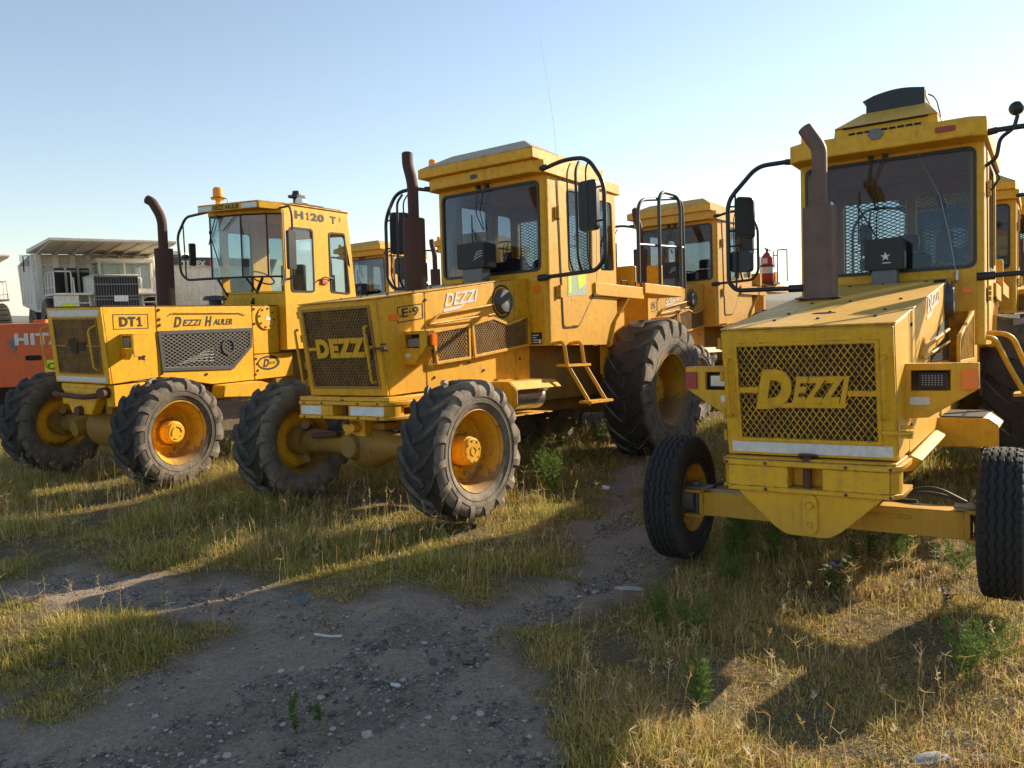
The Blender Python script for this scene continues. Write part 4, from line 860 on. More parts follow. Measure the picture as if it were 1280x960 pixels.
    pts=[(oc[0]+.24*math.cos(a),oc[1]+.115*math.sin(a)) for a in np.linspace(0,2*PI,36,endpoint=False)]; inn=[(oc[0]+.015+.20*math.cos(a),oc[1]+.085*math.sin(a)) for a in np.linspace(0,2*PI,36,endpoint=False)]
    m.prism(pts,.005,.008,lambda u,v,w_:(u,hw+w_,v),[inn]); m.text('D',.13,.13,(-2.32,hw+.006,1.405),(-1,0,0),(0,0,1),.002,.25,.04); m.text('EZZI',.12,.04,(-2.46,hw+.006,1.445),(-1,0,0),(0,0,1),.002,.25,0); B('oval_emblem',m,'textblack',hood)
    # tow bracket
    m=MB(); m.box(-.2,.34,-.45,.45,1.22,1.355); m.hexa([(.25,-.2,.95),(.25,.22,.95),(.40,.22,.95),(.40,-.2,.95),(.2,-.42,1.3),(.2,.42,1.3),(.38,.42,1.3),(.38,-.42,1.3)]); m.box(-.6,.3,.40,.56,1.05,1.35); m.box(-.6,.3,-.56,-.40,1.05,1.35); tb=B('tow_bracket',m,Y,bev=.02)
    m=MB(); m.tube(rpath([(.22,-.50,1.24),(.50,-.46,1.22),(.52,.30,1.20),(.30,.46,1.24)],.12),.035,8); m.cyl((.30,.44,1.25),(.42,.46,1.25),.075,.07,14); m.cyl((.38,0,1.0),(.46,0,1.0),.07,.06,14); B('tow_bar',m,'rust',tb)
    # stack
    ex,ey=-1.3,-.34; m=MB(); m.cyl((ex,ey,zt-.02),(ex,ey,3.26),.135,.135,24); st=B('exhaust_stack',m,'rustpipe',bev=.01)
    m=MB(); m.tube(rpath([(ex,ey,3.24),(ex,ey,3.72),(ex+.06,ey-.12,3.96),(ex+.08,ey-.20,4.00)],.25,8),.07,16); B('exhaust_pipe',m,'rustpipe',st)
    m=MB(); m.cyl((-2.3,-.42,zt+.01),(-2.3,-.42,zt+.10),.10,.10,18); m.cyl((-2.3,-.42,zt+.10),(-2.3,-.42,zt+.13),.19,.19,24); m.lathe([(.13,.19),(.17,.16),(.185,.0005)],lambda y,a,b:(-2.3+a,-.42+b,zt+y),24); B('intake_bowl',m,'dgrey')
    # cab
    cw=.72; rb=3.93; xf=-2.72
    P_=[(-2.74,-.73),(-2.48,-.66),(-2.48,.05),(-2.60,.50),(-2.74,.70)]
    wall=[(-2.72,1.66),(-2.72,rb+.08),(-4.33,rb+.04),(-4.50,2.5),(-4.52,1.9),(-3.15,1.66)]
    w1=rrect(-3.41,-2.88,2.61,3.65,.07); w2=rpoly([(-3.82,3.63),(-4.22,3.64),(-4.32,2.58),(-3.83,2.61)],.06)
    m=MB()
    for s in (1,-1): m.prism(wall,-.03,0,lambda u,v,w_,s=s:(u,s*(cw+w_),v),[w1,w2])
    m.box(-2.76,-2.73,-cw+.03,cw-.03,1.66,2.62); m.prism([(-cw+.03,2.5),(cw-.03,2.5),(cw-.03,rb),(-cw+.03,rb)],0,.03,lambda u,v,w_:(-4.48+w_+(v-2.5)*.11,u,v),[rrect(-.6,.6,2.6,3.6,.08)])
    m.box(-4.45,-2.8,-cw+.03,cw-.03,1.9,1.94)
    m.prism([(-4.33,-cw+.001),(-2.71,-cw+.001),(-2.46,-.68),(-2.46,.07),(-2.58,.52),(-2.71,cw-.001),(-4.33,cw-.001)],3.86,rb+.078,lambda u,v,w_:(u,v,w_))
    cab=B('cab',m,Y,bev=.01)
    m=MB()
    for i in range(5):
        x,y=P_[i]; m.cyl((x,y,2.84),(x,y,3.87),.014,.014,8)
        if i<4:
            a=P_[i]; b=P_[i+1]
            for z in (2.85,3.855): m.tube([(a[0],a[1],z),(b[0],b[1],z)],.018,6)
    m.tube([(-2.74,-.60,2.55),(-2.56,-.62,2.84)],.02,6); m.tube([(-2.75,-.55,2.58),(-2.75,.66,2.58),(-2.76,.70,2.86)],.022,6); m.tube([(-2.75,.1,2.58),(-2.5,.1,2.84)],.016,6); gk=B('windscreen_frame',m,'black',cab)
    m=MB()
    for i in range(4):
        a=P_[i]; b=P_[i+1]; m.hexa([(a[0]-.008,a[1],2.85),(b[0]-.008,b[1],2.85),(b[0],b[1],2.85),(a[0],a[1],2.85),(a[0]-.008,a[1],3.86),(b[0]-.008,b[1],3.86),(b[0],b[1],3.86),(a[0],a[1],3.86)])
    B('windscreen',m,'glassc',cab)
    m=MB(); lo=[(-2.76,-.60),(-2.76,.02),(-2.76,.45),(-2.76,.68)]; hi=[(-2.50,-.64),(-2.50,.05),(-2.62,.50),(-2.74,.68)]
    for i in range(3): m.add([(lo[i][0],lo[i][1],2.60),(lo[i+1][0],lo[i+1][1],2.60),(hi[i+1][0],hi[i+1][1],2.83),(hi[i][0],hi[i][1],2.83)],[(0,1,2,3)])
    B('lower_window',m,'glassc',cab,smooth=False)
    for s in (1,-1):
        for w_p in (w1,w2):
            m=MB(); ri=[((x-sum(p[0] for p in w_p)/len(w_p))*.94+sum(p[0] for p in w_p)/len(w_p),(z-3.12)*.965+3.12) for x,z in w_p]; ro_=[((x-sum(p[0] for p in w_p)/len(w_p))*1.05+sum(p[0] for p in w_p)/len(w_p),(z-3.12)*1.02+3.12) for x,z in w_p]
            m.prism(ro_,.001,.010,lambda u,v,w_,s=s:(u,s*(cw+w_),v),[ri]); wf=B('window_frame',m,'black',cab)
            m=MB(); m.prism(w_p,-.016,-.010,lambda u,v,w_,s=s:(u,s*(cw+w_),v)); B('side_window',m,'glassc',cab)
    m=MB(); m.box(-3.72,-3.58,cw+.002,cw+.03,2.74,2.81); B('door_pull',m,'redbag',cab,bev=.01)
    m=MB(); m.tube([(-3.50,cw+.03,2.80),(-3.62,cw+.05,2.86),(-3.86,cw+.03,2.84)],.014,6); B('door_handle',m,'black',cab)
    m=MB(); m.text('H',.20,.13,(-3.01,cw+.003,3.80),(-1,0,-.02),(0,0,1),.002,0,.05); m.text('20',.33,.13,(-3.38,cw+.003,3.795),(-1,0,-.02),(0,0,1),.002,0,.05); m.prism([(-3.28,3.80),(-3.345,3.80),(-3.345,3.82),(-3.325,3.82),(-3.325,3.925),(-3.305,3.925),(-3.27,3.90),(-3.27,3.88),(-3.30,3.89),(-3.30,3.82),(-3.28,3.82)],.003,.005,lambda u,v,w_:(u,cw+w_,v));m.text('T',.15,.13,(-3.86,cw+.003,3.785),(-1,0,-.02),(0,0,1),.002,0,.03); tl=B('side_lettering',m,'textblack',cab)
    m=MB(); m.box(-4.13,-4.10,cw+.001,cw+.004,3.83,3.92); B('numeral_remnant',m,'redbag',tl)
    m=MB(); sx=-3.4; m.box(sx-.25,sx+.25,-.25,.25,2.25,2.42); m.box(sx-.35,sx-.22,-.25,.25,2.42,3.1); B('seat',m,'inside',cab,bev=.03)
    m=MB(); cc=Vector((-2.95,0,2.85)); a1=Vector((-.5,0,.86)); u_=a1.cross(Vector((0,1,0))).normalized(); m.tube([cc+(u_*math.cos(a)+Vector((0,1,0))*math.sin(a))*.2 for a in np.linspace(0,2*PI,24,endpoint=False)],.013,6,True); m.cyl(cc,cc-a1*.5,.025,.03,8); B('steering_wheel',m,'black',cab)
    # roof and visor
    m=MB(); m.prism([(-2.28,-.70),(-2.28,.64),(-2.70,.74),(-4.36,.74),(-4.36,-.74),(-2.70,-.74)],rb+.079,rb+.095,lambda u,v,w_:(u,v,w_)); m.prism([(-.70,rb-.02),(.64,rb-.02),(.64,rb+.078),(-.70,rb+.078)],-.02,0,YZ(-2.28)); m.prism([(0,rb-.02),(1,rb-.02),(1,rb+.078),(0,rb+.078)],-.01,.01,lambda u,v,w_:(-2.30-.40*u,.645+.09*u+w_,v)); ro=B('roof',m,Y,cab,bev=.004)
    m=MB(); m.box(-2.279,-2.275,-.69,-.38,rb-.01,rb+.065); B('reflective_strip',m,'white',ro); m=MB(); m.box(-2.279,-2.275,.30,.63,rb-.01,rb+.065); B('reflective_strip',m,'white',ro)
    m=MB(); m.text('DEZZI HAULER',.58,.075,(-2.278,-.34,rb-.005),(0,1,0),(0,0,1),.003,.2,.03); B('visor_lettering',m,'textblack',ro)
    m=MB(); m.box(-4.2,-3.0,-.5,.68,rb+.097,rb+.12); m.prism(rrect(-3.9,-3.2,-.45,.6,.1),rb+.12,rb+.15,lambda u,v,w_:(u,v,w_)); B('roof_hatch',m,'rust',ro)
    m=MB(); bx,by=-2.5,-.46; m.cyl((bx,by,rb+.09),(bx,by,rb+.20),.045,.045,12); m.cyl((bx,by,rb+.20),(bx,by,rb+.22),.11,.11,20); bs=B('beacon_base',m,'yL',ro)
    m=MB(); m.cyl((bx,by,rb+.22),(bx,by,rb+.232),.12,.12,20); m.tube([(bx,by+.1,rb+.21),(bx,by+.2,rb+.20),(bx,by+.22,rb+.1)],.006,5); B('saucer',m,'black',bs)
    m=MB(); m.lathe([(0,.085),(.14,.08),(.165,.06),(.168,.0005)],lambda y,a,b:(bx+a,by+b,rb+.232+y),20); B('beacon',m,'beacon',bs)
    m=MB(); m.cyl((-3.3,.50,rb+.10),(-3.3,.50,rb+.24),.06,.06,12); m.box(-3.40,-3.2,.40,.60,rb+.24,rb+.29); m.cyl((-3.3,.50,rb+.29),(-3.3,.50,rb+.36),.075,.06,14); B('roof_intake',m,'black',ro,bev=.01)
    m=MB(); m.cyl((-3.30,.66,rb+.15),(-3.18,.66,rb+.15),.085,.085,20); B('horn',m,'galv',ro)
    m=MB(); m.box(-2.46,-2.42,-.50,-.42,rb-.10,rb-.06); m.tube([(-2.43,-.46,rb-.08),(-2.45,-.62,3.55),(-2.44,-.66,3.40)],.010,6); m.tube([(-2.44,-.40,rb-.08),(-2.45,-.58,3.52)],.008,6); m.tube([(-2.455,-.66,3.62),(-2.455,-.44,3.05)],.010,6); m.tube([(-2.46,-.05,3.84),(-2.46,-.33,3.62)],.008,6); B('wiper',m,'black',cab)
    # mirrors
    cx=-2.5; m=MB(); m.tube(rpath([(cx,-.68,3.95),(cx,-1.26,3.90),(cx,-1.49,3.60),(cx,-1.45,2.96),(cx,-1.30,2.84),(cx,-.66,2.85)],.10),.022,10); m.tube([(cx,-1.34,3.84),(cx,-1.32,2.86)],.012,8); cg=B('mirror_guard',m,'black')
    m=MB(); m.prism(rrect(-.06,.06,3.08,3.46,.03),-.02,.02,lambda u,v,w_:(cx-.05+u,-1.20+w_,v)); m.tube([(cx,-1.33,3.24),(cx-.05,-1.22,3.24)],.014,6); m.cyl((cx,-1.37,3.24),(cx,-1.27,3.24),.035,.035,10); B('mirror',m,'black',cg,bev=.01)
    m=MB(); cx=-2.66; m.tube(rpath([(cx,.74,3.93),(cx,.95,3.95),(cx,.99,3.8),(cx,.99,2.86),(cx,.90,2.80),(cx,.74,2.80)],.06),.018,8); cg=B('mirror_guard',m,'dgrey')
    m=MB(); m.prism(rrect(.0,.16,2.95,3.56,.03),-.03,.03,lambda u,v,w_:(cx+.13-u,1.0+w_,v)); m.tube([(cx,.98,3.24),(cx+.05,1.0,3.24)],.02,6); B('mirror',m,'black',cg,bev=.012)
    m=MB(); m.tube([(cx+.02,.83,3.90),(cx+.02,.83,2.75)],.012,6); m.tube([(cx+.02,.83,2.96),(cx+.02,.76,2.70)],.016,6); B('stay_rod',m,'galv',cg)
    # chassis and running gear
    L=4.85; m=MB()
    for s in (-1,1): m.box(-L-1.4,.25,*sorted((s*.30,s*.44)),.95,1.26)
    m.box(-4.7,-2.6,-.56,.56,1.0,1.68); m.box(-L-1.4,-4.6,-.8,.8,1.5,2.3); B('chassis',m,'grime',bev=.01)
    for s in (-1,1):
        m=MB(); pts=[(-L+.98,1.75),(-L+.70,2.25),(-L+.3,2.4),(-L-.6,2.4)]
        for q in range(3):
            a,b=pts[q],pts[q+1]; m.hexa([(a[0],s*.7,a[1]),(a[0],s*1.12,a[1]),(b[0],s*1.12,b[1]),(b[0],s*.7,b[1]),(a[0],s*.7,a[1]+.012),(a[0],s*1.12,a[1]+.012),(b[0],s*1.12,b[1]+.012),(b[0],s*.7,b[1]+.012)])
        B('mudguard',m,Y)
    za=.73; m=MB(); m.lathe([(-1.0,.12),(-.6,.14),(-.3,.17),(-.1,.27),(.2,.27),(.35,.16),(.6,.14),(1.0,.12)],lambda y,a,b:(a*.95,y,za+b),24); m.cyl((.0,-.3,za+.02),(.30,-.34,za-.02),.13,.11,16); m.box(-.14,.12,-.3,.3,za+.18,1.1); ao=B('front_axle',m,'grime',bev=.01)
    for s in (-1,1): m=MB(); m.cyl((0,s*.95,za),(0,s*1.24,za),.19,.17,20); m.tube([(.12,s*.85,za+.2),(.0,s*1.02,za+.17)],.05,8); B('steering_knuckle',m,'grime',ao)
    for s in (-1,1): wheel(root,'ag',(0,s*1.23,za),s,0,rng.uniform(0,1),('rimL','tyre'))
    for s in (-1,1): wheel(root,'big',(-L,s*1.11,1.08),s,0,rng.uniform(0,1),('rimL','tyred'))
    return root
# ---------------------------------------------------------------- white dump trucks, excavator, far country
def dump_truck(pose,label,parts='full',terex=False):
    root=empty('dump_truck'); root.matrix_world=tframe(*pose); tag(root,label,'dump truck')
    W='hotwhite'; B=lambda n,mb,m,par=root,bev=0,**k: mb.build(n,m,par,bev,**k)
    m=MB(); m.box(-3.0,-.25,-.95,.95,2.5,4.2); m.box(-2.9,-.24,-1.0,1.0,4.2,4.26); hood=B('bonnet',m,W,bev=.04)
    m=MB(); m.box(-2.85,-.3,-.9,.9,4.261,4.275); B('bonnet_top',m,'rust',hood)
    m=MB(); m.box(-.24,-.2,-.95,.95,2.5,4.2); g=B('grille',m,'core',hood)
    m=MB()
    for i in range(17): m.box(-.2,-.15,-.92+.115*i-.012,-.92+.115*i+.012,2.55,4.15)
    for z in (2.55,3.1,3.25,3.8,4.16): m.box(-.2,-.14,-.95,.95,z-.03,z+.03)
    B('grille_bars',m,'grey',g)
    m=MB(); m.box(-.14,-.12,-.15,.45,3.0,3.28); B('badge_plate',m,'white',g)
    m=MB(); m.box(-3.2,-.2,-2.6,-1.02,3.32,3.42); m.box(-3.2,-.2,1.02,2.6,3.32,3.42); m.box(-.4,.25,-2.5,2.5,1.3,1.75); m.box(-.55,-.3,-2.6,-1.6,2.4,3.32); dk=B('deck',m,W,bev=.03)
    m=MB(); m.box(-.29,-.27,-2.3,-1.75,2.62,2.95); m.box(-2.21,-2.19,-3.4,-3.1,2.6,3.0) if False else None; B('warning_sticker',m,'sticker',dk)
    m=MB(); m.box(-4.6,-3.1,-.2,2.3,3.43,3.7); 
    for x in (-4.55,-3.15):
        for y in (-.15,1.0,2.25): m.box(x-.06,x+.06,y-.06,y+.06,3.7,5.0)
    m.box(-4.7,-3.0,-.3,2.4,5.0,5.2); cab=B('cab',m,W,bev=.03)
    m=MB(); m.box(-3.12,-3.10,-.1,2.2,3.7,5.0); m.box(-4.5,-3.2,-.17,-.15,3.7,5.0); B('cab_window',m,'glassc',cab)
    m=MB()
    for i in range(3): m.cyl((-3.3,-1.9+.55*i,3.43),(-3.3,-1.9+.55*i,4.7),.22,.22,16)
    B('air_cleaner',m,'dark'); 
    m=MB()
    for i in range(3): m.cyl((-3.3,-1.9+.55*i,4.5),(-3.3,-1.9+.55*i,4.62),.23,.23,16)
    B('air_cleaner_band',m,'grey')
    # ladders and railings
    for s in (-1,1):
        m=MB()
        for y in (1.15,1.75): m.tube([(.5,s*y,1.0),(-.4,s*y,3.1),(-.5,s*y,4.1),(-.9,s*y,4.15)],.035,7)
        for i in range(7): t=i/6.5; m.box(.5-.9*t-.1,.5-.9*t+.1,*sorted((s*1.15,s*1.75)),1.0+2.1*t,1.04+2.1*t)
        m.prism([(.45,1.0),(-.45,3.1),(-.7,3.1),(.2,1.0)],0,.03,lambda u,v,w_:(u,s*(1.12-w_),v)); B('ladder',m,W)
        m=MB(); m.tube(rpath([(-.4,s*2.55,3.42),(-.4,s*2.55,4.4),(-3.1,s*2.55,4.4),(-3.1,s*2.55,3.42)],.15),.03,7); m.tube([(-.4,s*2.55,3.7),(-3.1,s*2.55,3.7)],.025,7)
        for x in (-1.3,-2.2): m.tube([(x,s*2.55,3.42),(x,s*2.55,4.4)],.025,7)
        m.tube(rpath([(-.38,s*2.5,4.4),(-.38,s*1.85,4.4),(-.38,s*1.85,3.42)],.1),.03,7); B('railing',m,W)
    # dump body with canopy
    m=MB(); m.hexa([(-9.2,-2.9,3.0),(-9.2,2.9,3.0),(-3.9,2.9,2.6),(-3.9,-2.9,2.6),(-10.2,-2.9,5.2),(-10.2,2.9,5.2),(-4.6,2.9,5.45),(-4.6,-2.9,5.45)])
    m.hexa([(-5.2,-3.0,5.5),(-5.2,3.0,5.5),(.3,2.7,5.72),(.3,-2.7,5.72),(-5.2,-3.0,5.72),(-5.2,3.0,5.72),(.3,2.7,5.86),(.3,-2.7,5.86)])
    for y in np.linspace(-2.6,2.6,8): m.hexa([(-4.5,y-.14,3.4),(-4.5,y+.14,3.4),(-4.1,y+.14,3.4),(-4.1,y-.14,3.4),(-4.7,y-.14,5.45),(-4.7,y+.14,5.45),(-4.35,y+.14,5.5),(-4.35,y-.14,5.5)])
    for y in np.linspace(-2.6,2.6,8): m.hexa([(-4.7,y-.08,5.40),(-4.7,y+.08,5.40),(.1,y+.08,5.66),(.1,y-.08,5.66),(-4.7,y-.08,5.5),(-4.7,y+.08,5.5),(.1,y+.08,5.72),(.1,y-.08,5.72)])
    for z in (4.4,4.9): m.box(-4.5,-4.35,-2.7,2.7,z-.06,z+.06)
    for x in (-5.5,-6.7,-7.9,-9.0):
        for s in (-1,1): m.box(x-.12,x+.12,*sorted((s*2.5,s*2.93)),3.1,5.2)
    db=B('dump_body',m,W,bev=.03)
    if terex:
        for s in (-1,1):
            m=MB(); m.prism([(-9.9,4.75),(-4.55,5.0),(-4.6,5.42),(-10.1,5.18)],3.061,3.075,lambda u,v,w_:(u,s*w_,v)); bd=B('name_band',m,'dgrey',db)
            m=MB(); xx=-5.2 if s==1 else -8.0; m.text('TEREX',1.25,.30,(xx,s*3.078,4.90 if s==1 else 4.87),(-s,0,-.03*s),(0,0,1),.01,0,.05); B('name_lettering',m,'textwhite',bd)
            m=MB(); x2=xx-s*1.65; m.prism([(x2-.22,4.86),(x2+.22,4.88),(x2+.22,5.24),(x2-.22,5.22)],3.076,3.085,lambda u,v,w_:(u,s*w_,v),[[(x2-.14,4.94),(x2+.14,4.95),(x2+.14,5.16),(x2-.14,5.15)]]); m.box(x2-.08,x2+.08,*sorted((s*3.076,s*3.085)),5.02,5.08); B('name_emblem',m,'redbag',bd)
    m=MB(); m.tube([(-5.2,-2.9,5.4),(-5.2,-3.15,5.4),(-5.2,-3.15,4.6)],.03,6); diamond(m,[(-3.3,4.9),(-2.75,4.9),(-2.75,5.45),(-3.3,5.45)],YZ(-5.3),.1,.1,.02); B('side_screen',m,'dark',db)
    m=MB(); m.box(-9,-.3,-.8,.8,1.5,2.3); B('chassis',m,'dgrey')
    for x,ys in ((-2.3,(-2.25,2.25)),(-6.9,(-2.0,2.0))):
        for y in ys:
            s=1 if y>0 else -1
            m=MB(); m.lathe([(p[0],p[1]) for p in carcass(1.6,1.1 if x>-3 else 1.6,.85,.0)],lambda yy,a,b:(x+a,y+yy,1.6+b),40); 
            for i in range(28):
                a=2*PI*i/28; 
                m.hexa([(x+1.58*math.cos(a+da),y+yy,1.6+1.58*math.sin(a+da)) for da,yy in ((-.04,-.42),(.04,-.42),(.04,.42),(-.04,.42))]+[(x+1.635*math.cos(a+da),y+yy,1.6+1.635*math.sin(a+da)) for da,yy in ((-.03,-.42),(.03,-.42),(.03,.42),(-.03,.42))])
            ty=B('tyre',m,'tyre'); m=MB(); m.lathe([(0,.73),(s*.1,.70),(s*.0,.5),(s*.25,.3),(s*.28,.0005)],lambda yy,a,b:(x+a,y+s*.25+yy,1.6+b),28); B('rim',m,W,ty)
    return root
def excavator_body():
    root=empty('excavator',(-10.95,16.4,0),'red excavator with HITACHI in white letters and a lime CSM sticker','excavator')
    root.rotation_euler=(0,0,R_(3))
    B=lambda n,mb,m,par=root,bev=0,**k: mb.build(n,m,par,bev,**k)
    m=MB(); pl=rpoly([(-1.9,-.75),(2.35,-.75),(2.6,-.3),(2.6,1.2),(-1.9,1.2)],.25,5); m.prism(pl,.95,2.18,lambda u,v,w_:(u,v,w_)); cwt=B('counterweight',m,'cw',bev=.04)
    m=MB(); m.text('HITACHI',1.62,.235,(1.27,-.753,1.76),(1,0,0),(0,0,1),.006,0,.05); B('name_lettering',m,'textwhite',cwt)
    m=MB(); m.prism(rrect(1.44,1.75,1.46,1.56,.045),-.004,.0,lambda u,v,w_:(u,-.751+w_,v)); B('lifting_slot',m,'dark',cwt)
    m=MB(); m.prism([(1.10,1.84),(1.20,1.87),(1.33,1.85),(1.36,1.80),(1.30,1.75),(1.31,1.69),(1.26,1.66),(1.25,1.60),(1.22,1.62),(1.23,1.70),(1.17,1.73),(1.19,1.79),(1.12,1.80)],-.003,.0,lambda u,v,w_:(u,-.751+w_,v)); B('paint_scar',m,'grey',cwt)
    m=MB(); m.box(1.80,2.30,-.758,-.7515,1.23,1.46); sk=B('sticker',m,'sticker',cwt)
    m=MB(); m.text('CSM',.38,.12,(1.86,-.7585,1.285),(1,0,0),(0,0,1),.003,0,.02); B('sticker_lettering',m,'textblack',sk)
    m=MB(); m.cyl((1.75,.0,2.18),(1.75,.0,2.32),.06,.05,10); m.box(1.2,1.45,.1,.3,2.18,2.25); B('top_fittings',m,'cw',cwt)
    m=MB(); m.box(-1.8,2.3,1.2,5.2,1.1,2.1); B('upper_body',m,'cw',bev=.05)
    for x in (-1.4,2.0):
        m=MB(); pth=[(.0,.0),(4.6,.0),(5.0,.45),(4.6,.9),(0,.9),(-.4,.45)]; m.prism(rpoly(pth,.2,4),-.3,.3,lambda u,v,w_,x=x:(x+w_,.4+u,v+.02)); B('track',m,'rust',bev=.03)
    return root
def extinguisher(mat):
    root=empty('fire_extinguisher'); root.matrix_world=mat; tag(root,'red fire extinguisher with a white band in a rusty bracket on a rear deck','fire extinguisher')
    B=lambda n,mb,m,par=root,bev=0,**k: mb.build(n,m,par,bev,**k)
    m=MB(); m.lathe([(0,.0005),(0,.125),(.02,.135),(.55,.135),(.64,.08),(.68,.035),(.70,.0005)],lambda y,a,b:(a,b,y),24); bd=B('bottle',m,'extred')
    m=MB(); m.lathe([(.20,.1355),(.20,.138),(.34,.138),(.34,.1355)],lambda y,a,b:(a,b,y),24,True); m.box(.134,.139,-.06,.06,.42,.54); B('bottle_label',m,'white',bd)
    m=MB(); m.cyl((0,0,.69),(0,0,.76),.03,.03,10); m.box(-.02,.12,-.015,.015,.74,.77); m.tube([(.0,.03,.73),(.02,.16,.68),(.02,.17,.3)],.012,6); B('valve',m,'black',bd)
    m=MB(); m.box(-.2,.2,-.22,.22,-.06,-.002); m.tube(rpath([(-.1,.2,0),(-.1,.2,.72),(-.1,.42,.72),(-.1,.42,0)],.04),.014,6)
    m.lathe([(.36,.14),(.36,.15),(.39,.15),(.39,.14)],lambda y,a,b:(a,b,y),20,True); m.tube([(-.1,-.2,0),(-.1,-.2,.6),(-.1,.2,.6)],.012,6); B('bracket',m,'rust')
    return root
# ---------------------------------------------------------------- ground sheet
def ground():
    def axis(lo,hi,fine0,fine1,step,g):
        a=list(np.arange(fine0,fine1,step)); s=step; x=fine1
        while x<hi: a.append(x); s*=g; x+=s
        a.append(hi); s=step; x=fine0-step; b=[]
        while x>lo: b.append(x); s*=g; x-=s
        b.append(lo); return np.array(sorted(b+a))
    X=axis(-9000,9000,-5.2,4.6,.035,1.13); Y=axis(-300,9500,2.4,9.0,.035,1.06)
    xx,yy=np.meshgrid(X,Y); b=bare(xx,yy); zz=gh(xx,yy)
    near=np.clip(1-(yy-9)/3,0,1)*np.clip(1-(np.abs(xx)-6)/3,0,1)
    for s,a,sd in ((.11,.018,31),(.05,.014,32),(.35,.035,33)): zz=zz+near*a*vnoise(xx,yy,s,sd)
    # wheel ruts along the track
    u=xx*math.cos(.62)-yy*math.sin(.62); rut=np.exp(-((u+3.15)/.14)**2)+np.exp(-((u+3.75)/.16)**2); zz-=.022*rut*(b>0)*near
    zz-=.02*np.clip(b,0,.4)*near
    n=len(X); vs=np.stack([xx,yy,zz],-1).reshape(-1,3); idx=np.arange(len(Y)*n).reshape(len(Y),n)
    q=np.stack([idx[:-1,:-1],idx[:-1,1:],idx[1:,1:],idx[1:,:-1]],-1).reshape(-1,4)
    me=bpy.data.meshes.new('ground'); me.vertices.add(len(vs)); me.vertices.foreach_set('co',vs.ravel().astype(np.float32))
    me.loops.add(q.size); me.loops.foreach_set('vertex_index',q.ravel().astype(np.int32)); me.polygons.add(len(q)); me.polygons.foreach_set('loop_start',np.arange(0,q.size,4,dtype=np.int32)); me.update()
    at=me.attributes.new('bare','FLOAT','POINT'); at.data.foreach_set('value',b.ravel().astype(np.float32))
    me.polygons.foreach_set('use_smooth',[True]*len(q))
    N=NT('gravelly_earth'); v=N.coord(); A=N.n('ShaderNodeAttribute',attribute_name='bare')
    n1=N.noise(v,3,8,.7); n2=N.noise(v,38,6,.75); n3=N.noise(v,.9,4,.6)
    vo=N.n('ShaderNodeTexVoronoi'); vo.inputs['Scale'].default_value=75; vo.inputs['Randomness'].default_value=1; N.l(v,vo.inputs['Vector'])
    vo2=N.n('ShaderNodeTexVoronoi'); vo2.inputs['Scale'].default_value=31; N.l(v,vo2.inputs['Vector'])
    dirt=N.mix(N.ramp(n1,.3,.7),(.31,.235,.17),(.43,.335,.25)); dirt=N.mix(N.math('MULTIPLY',N.ramp(n3,.4,.65),.5),dirt,(.22,.17,.13))
    dirt=N.mix(N.math('MULTIPLY',N.ramp(n2,.42,.7),.7),dirt,(.095,.075,.060))
    sv=N.n('ShaderNodeSeparateXYZ'); N.l(vo.outputs['Color'],sv.inputs[0]); pe=N.math('MULTIPLY',N.ramp(vo.outputs['Distance'],.25,.36,(1,1,1,1),(0,0,0,1)),N.ramp(sv.outputs[0],.62,.70)); dirt=N.mix(pe,dirt,(.40,.37,.33))
    th=N.mix(N.ramp(n2,.35,.7),(.24,.17,.095),(.06,.047,.03)); th=N.mix(N.math('MULTIPLY',N.ramp(n1,.4,.65),.5),th,(.10,.11,.035))
    f=N.ramp(N.math('ADD',A.outputs['Fac'],N.math('MULTIPLY',n1,.3)),.02,.28); c=N.mix(f,th,dirt)
    N.l(c,N.p.inputs['Base Color']); N.p.inputs['Roughness'].default_value=.95; N.p.inputs['Specular IOR Level'].default_value=.15
    h=N.math('ADD',N.math('MULTIPLY',N.ramp(vo.outputs['Distance'],0,.4,(1,1,1,1),(0,0,0,1)),.5),N.math('ADD',N.math('MULTIPLY',n2,.8),N.math('MULTIPLY',N.ramp(vo2.outputs['Distance'],0,.5,(1,1,1,1),(0,0,0,1)),.3)))
    N.bump(h,1.0,.02); me.materials.append(N.m)
    o=bpy.data.objects.new('ground',me); COL.objects.link(o); tag(o,kind='structure')
ground()
# hills far away
def hills():
    mb=MB(); n=160; top=[];
    for k in range(n+1):
        a=lerp(-1.2,1.2,k/n); d=4200+600*math.sin(a*5); h=(.25+.75*math.exp(-((a-.12)/.22)**2))*(70+60*float(vnoise(a*10,0,1.1,51))+40*float(vnoise(a*10,0,.4,52)))+40*math.exp(-((a-.12)/.1)**2)
        x,y=d*math.sin(a),d*math.cos(a); top.append((x,y,h))
    vs=[]; 
    for (x,y,h) in top: vs+=[(x*.72,y*.72,-5),(x*.9,y*.9,h*.55),(x,y,h),(x*1.2,y*1.2,-5)]
    fs=[(4*k+i,4*k+4+i,4*k+5+i,4*k+1+i) for k in range(n) for i in range(3)]
    mb.add(vs,fs); o=mb.build('hills',plain('dry_hills',(.10,.10,.07),.95,0,.5,.004)); tag(o,kind='structure')
hills()
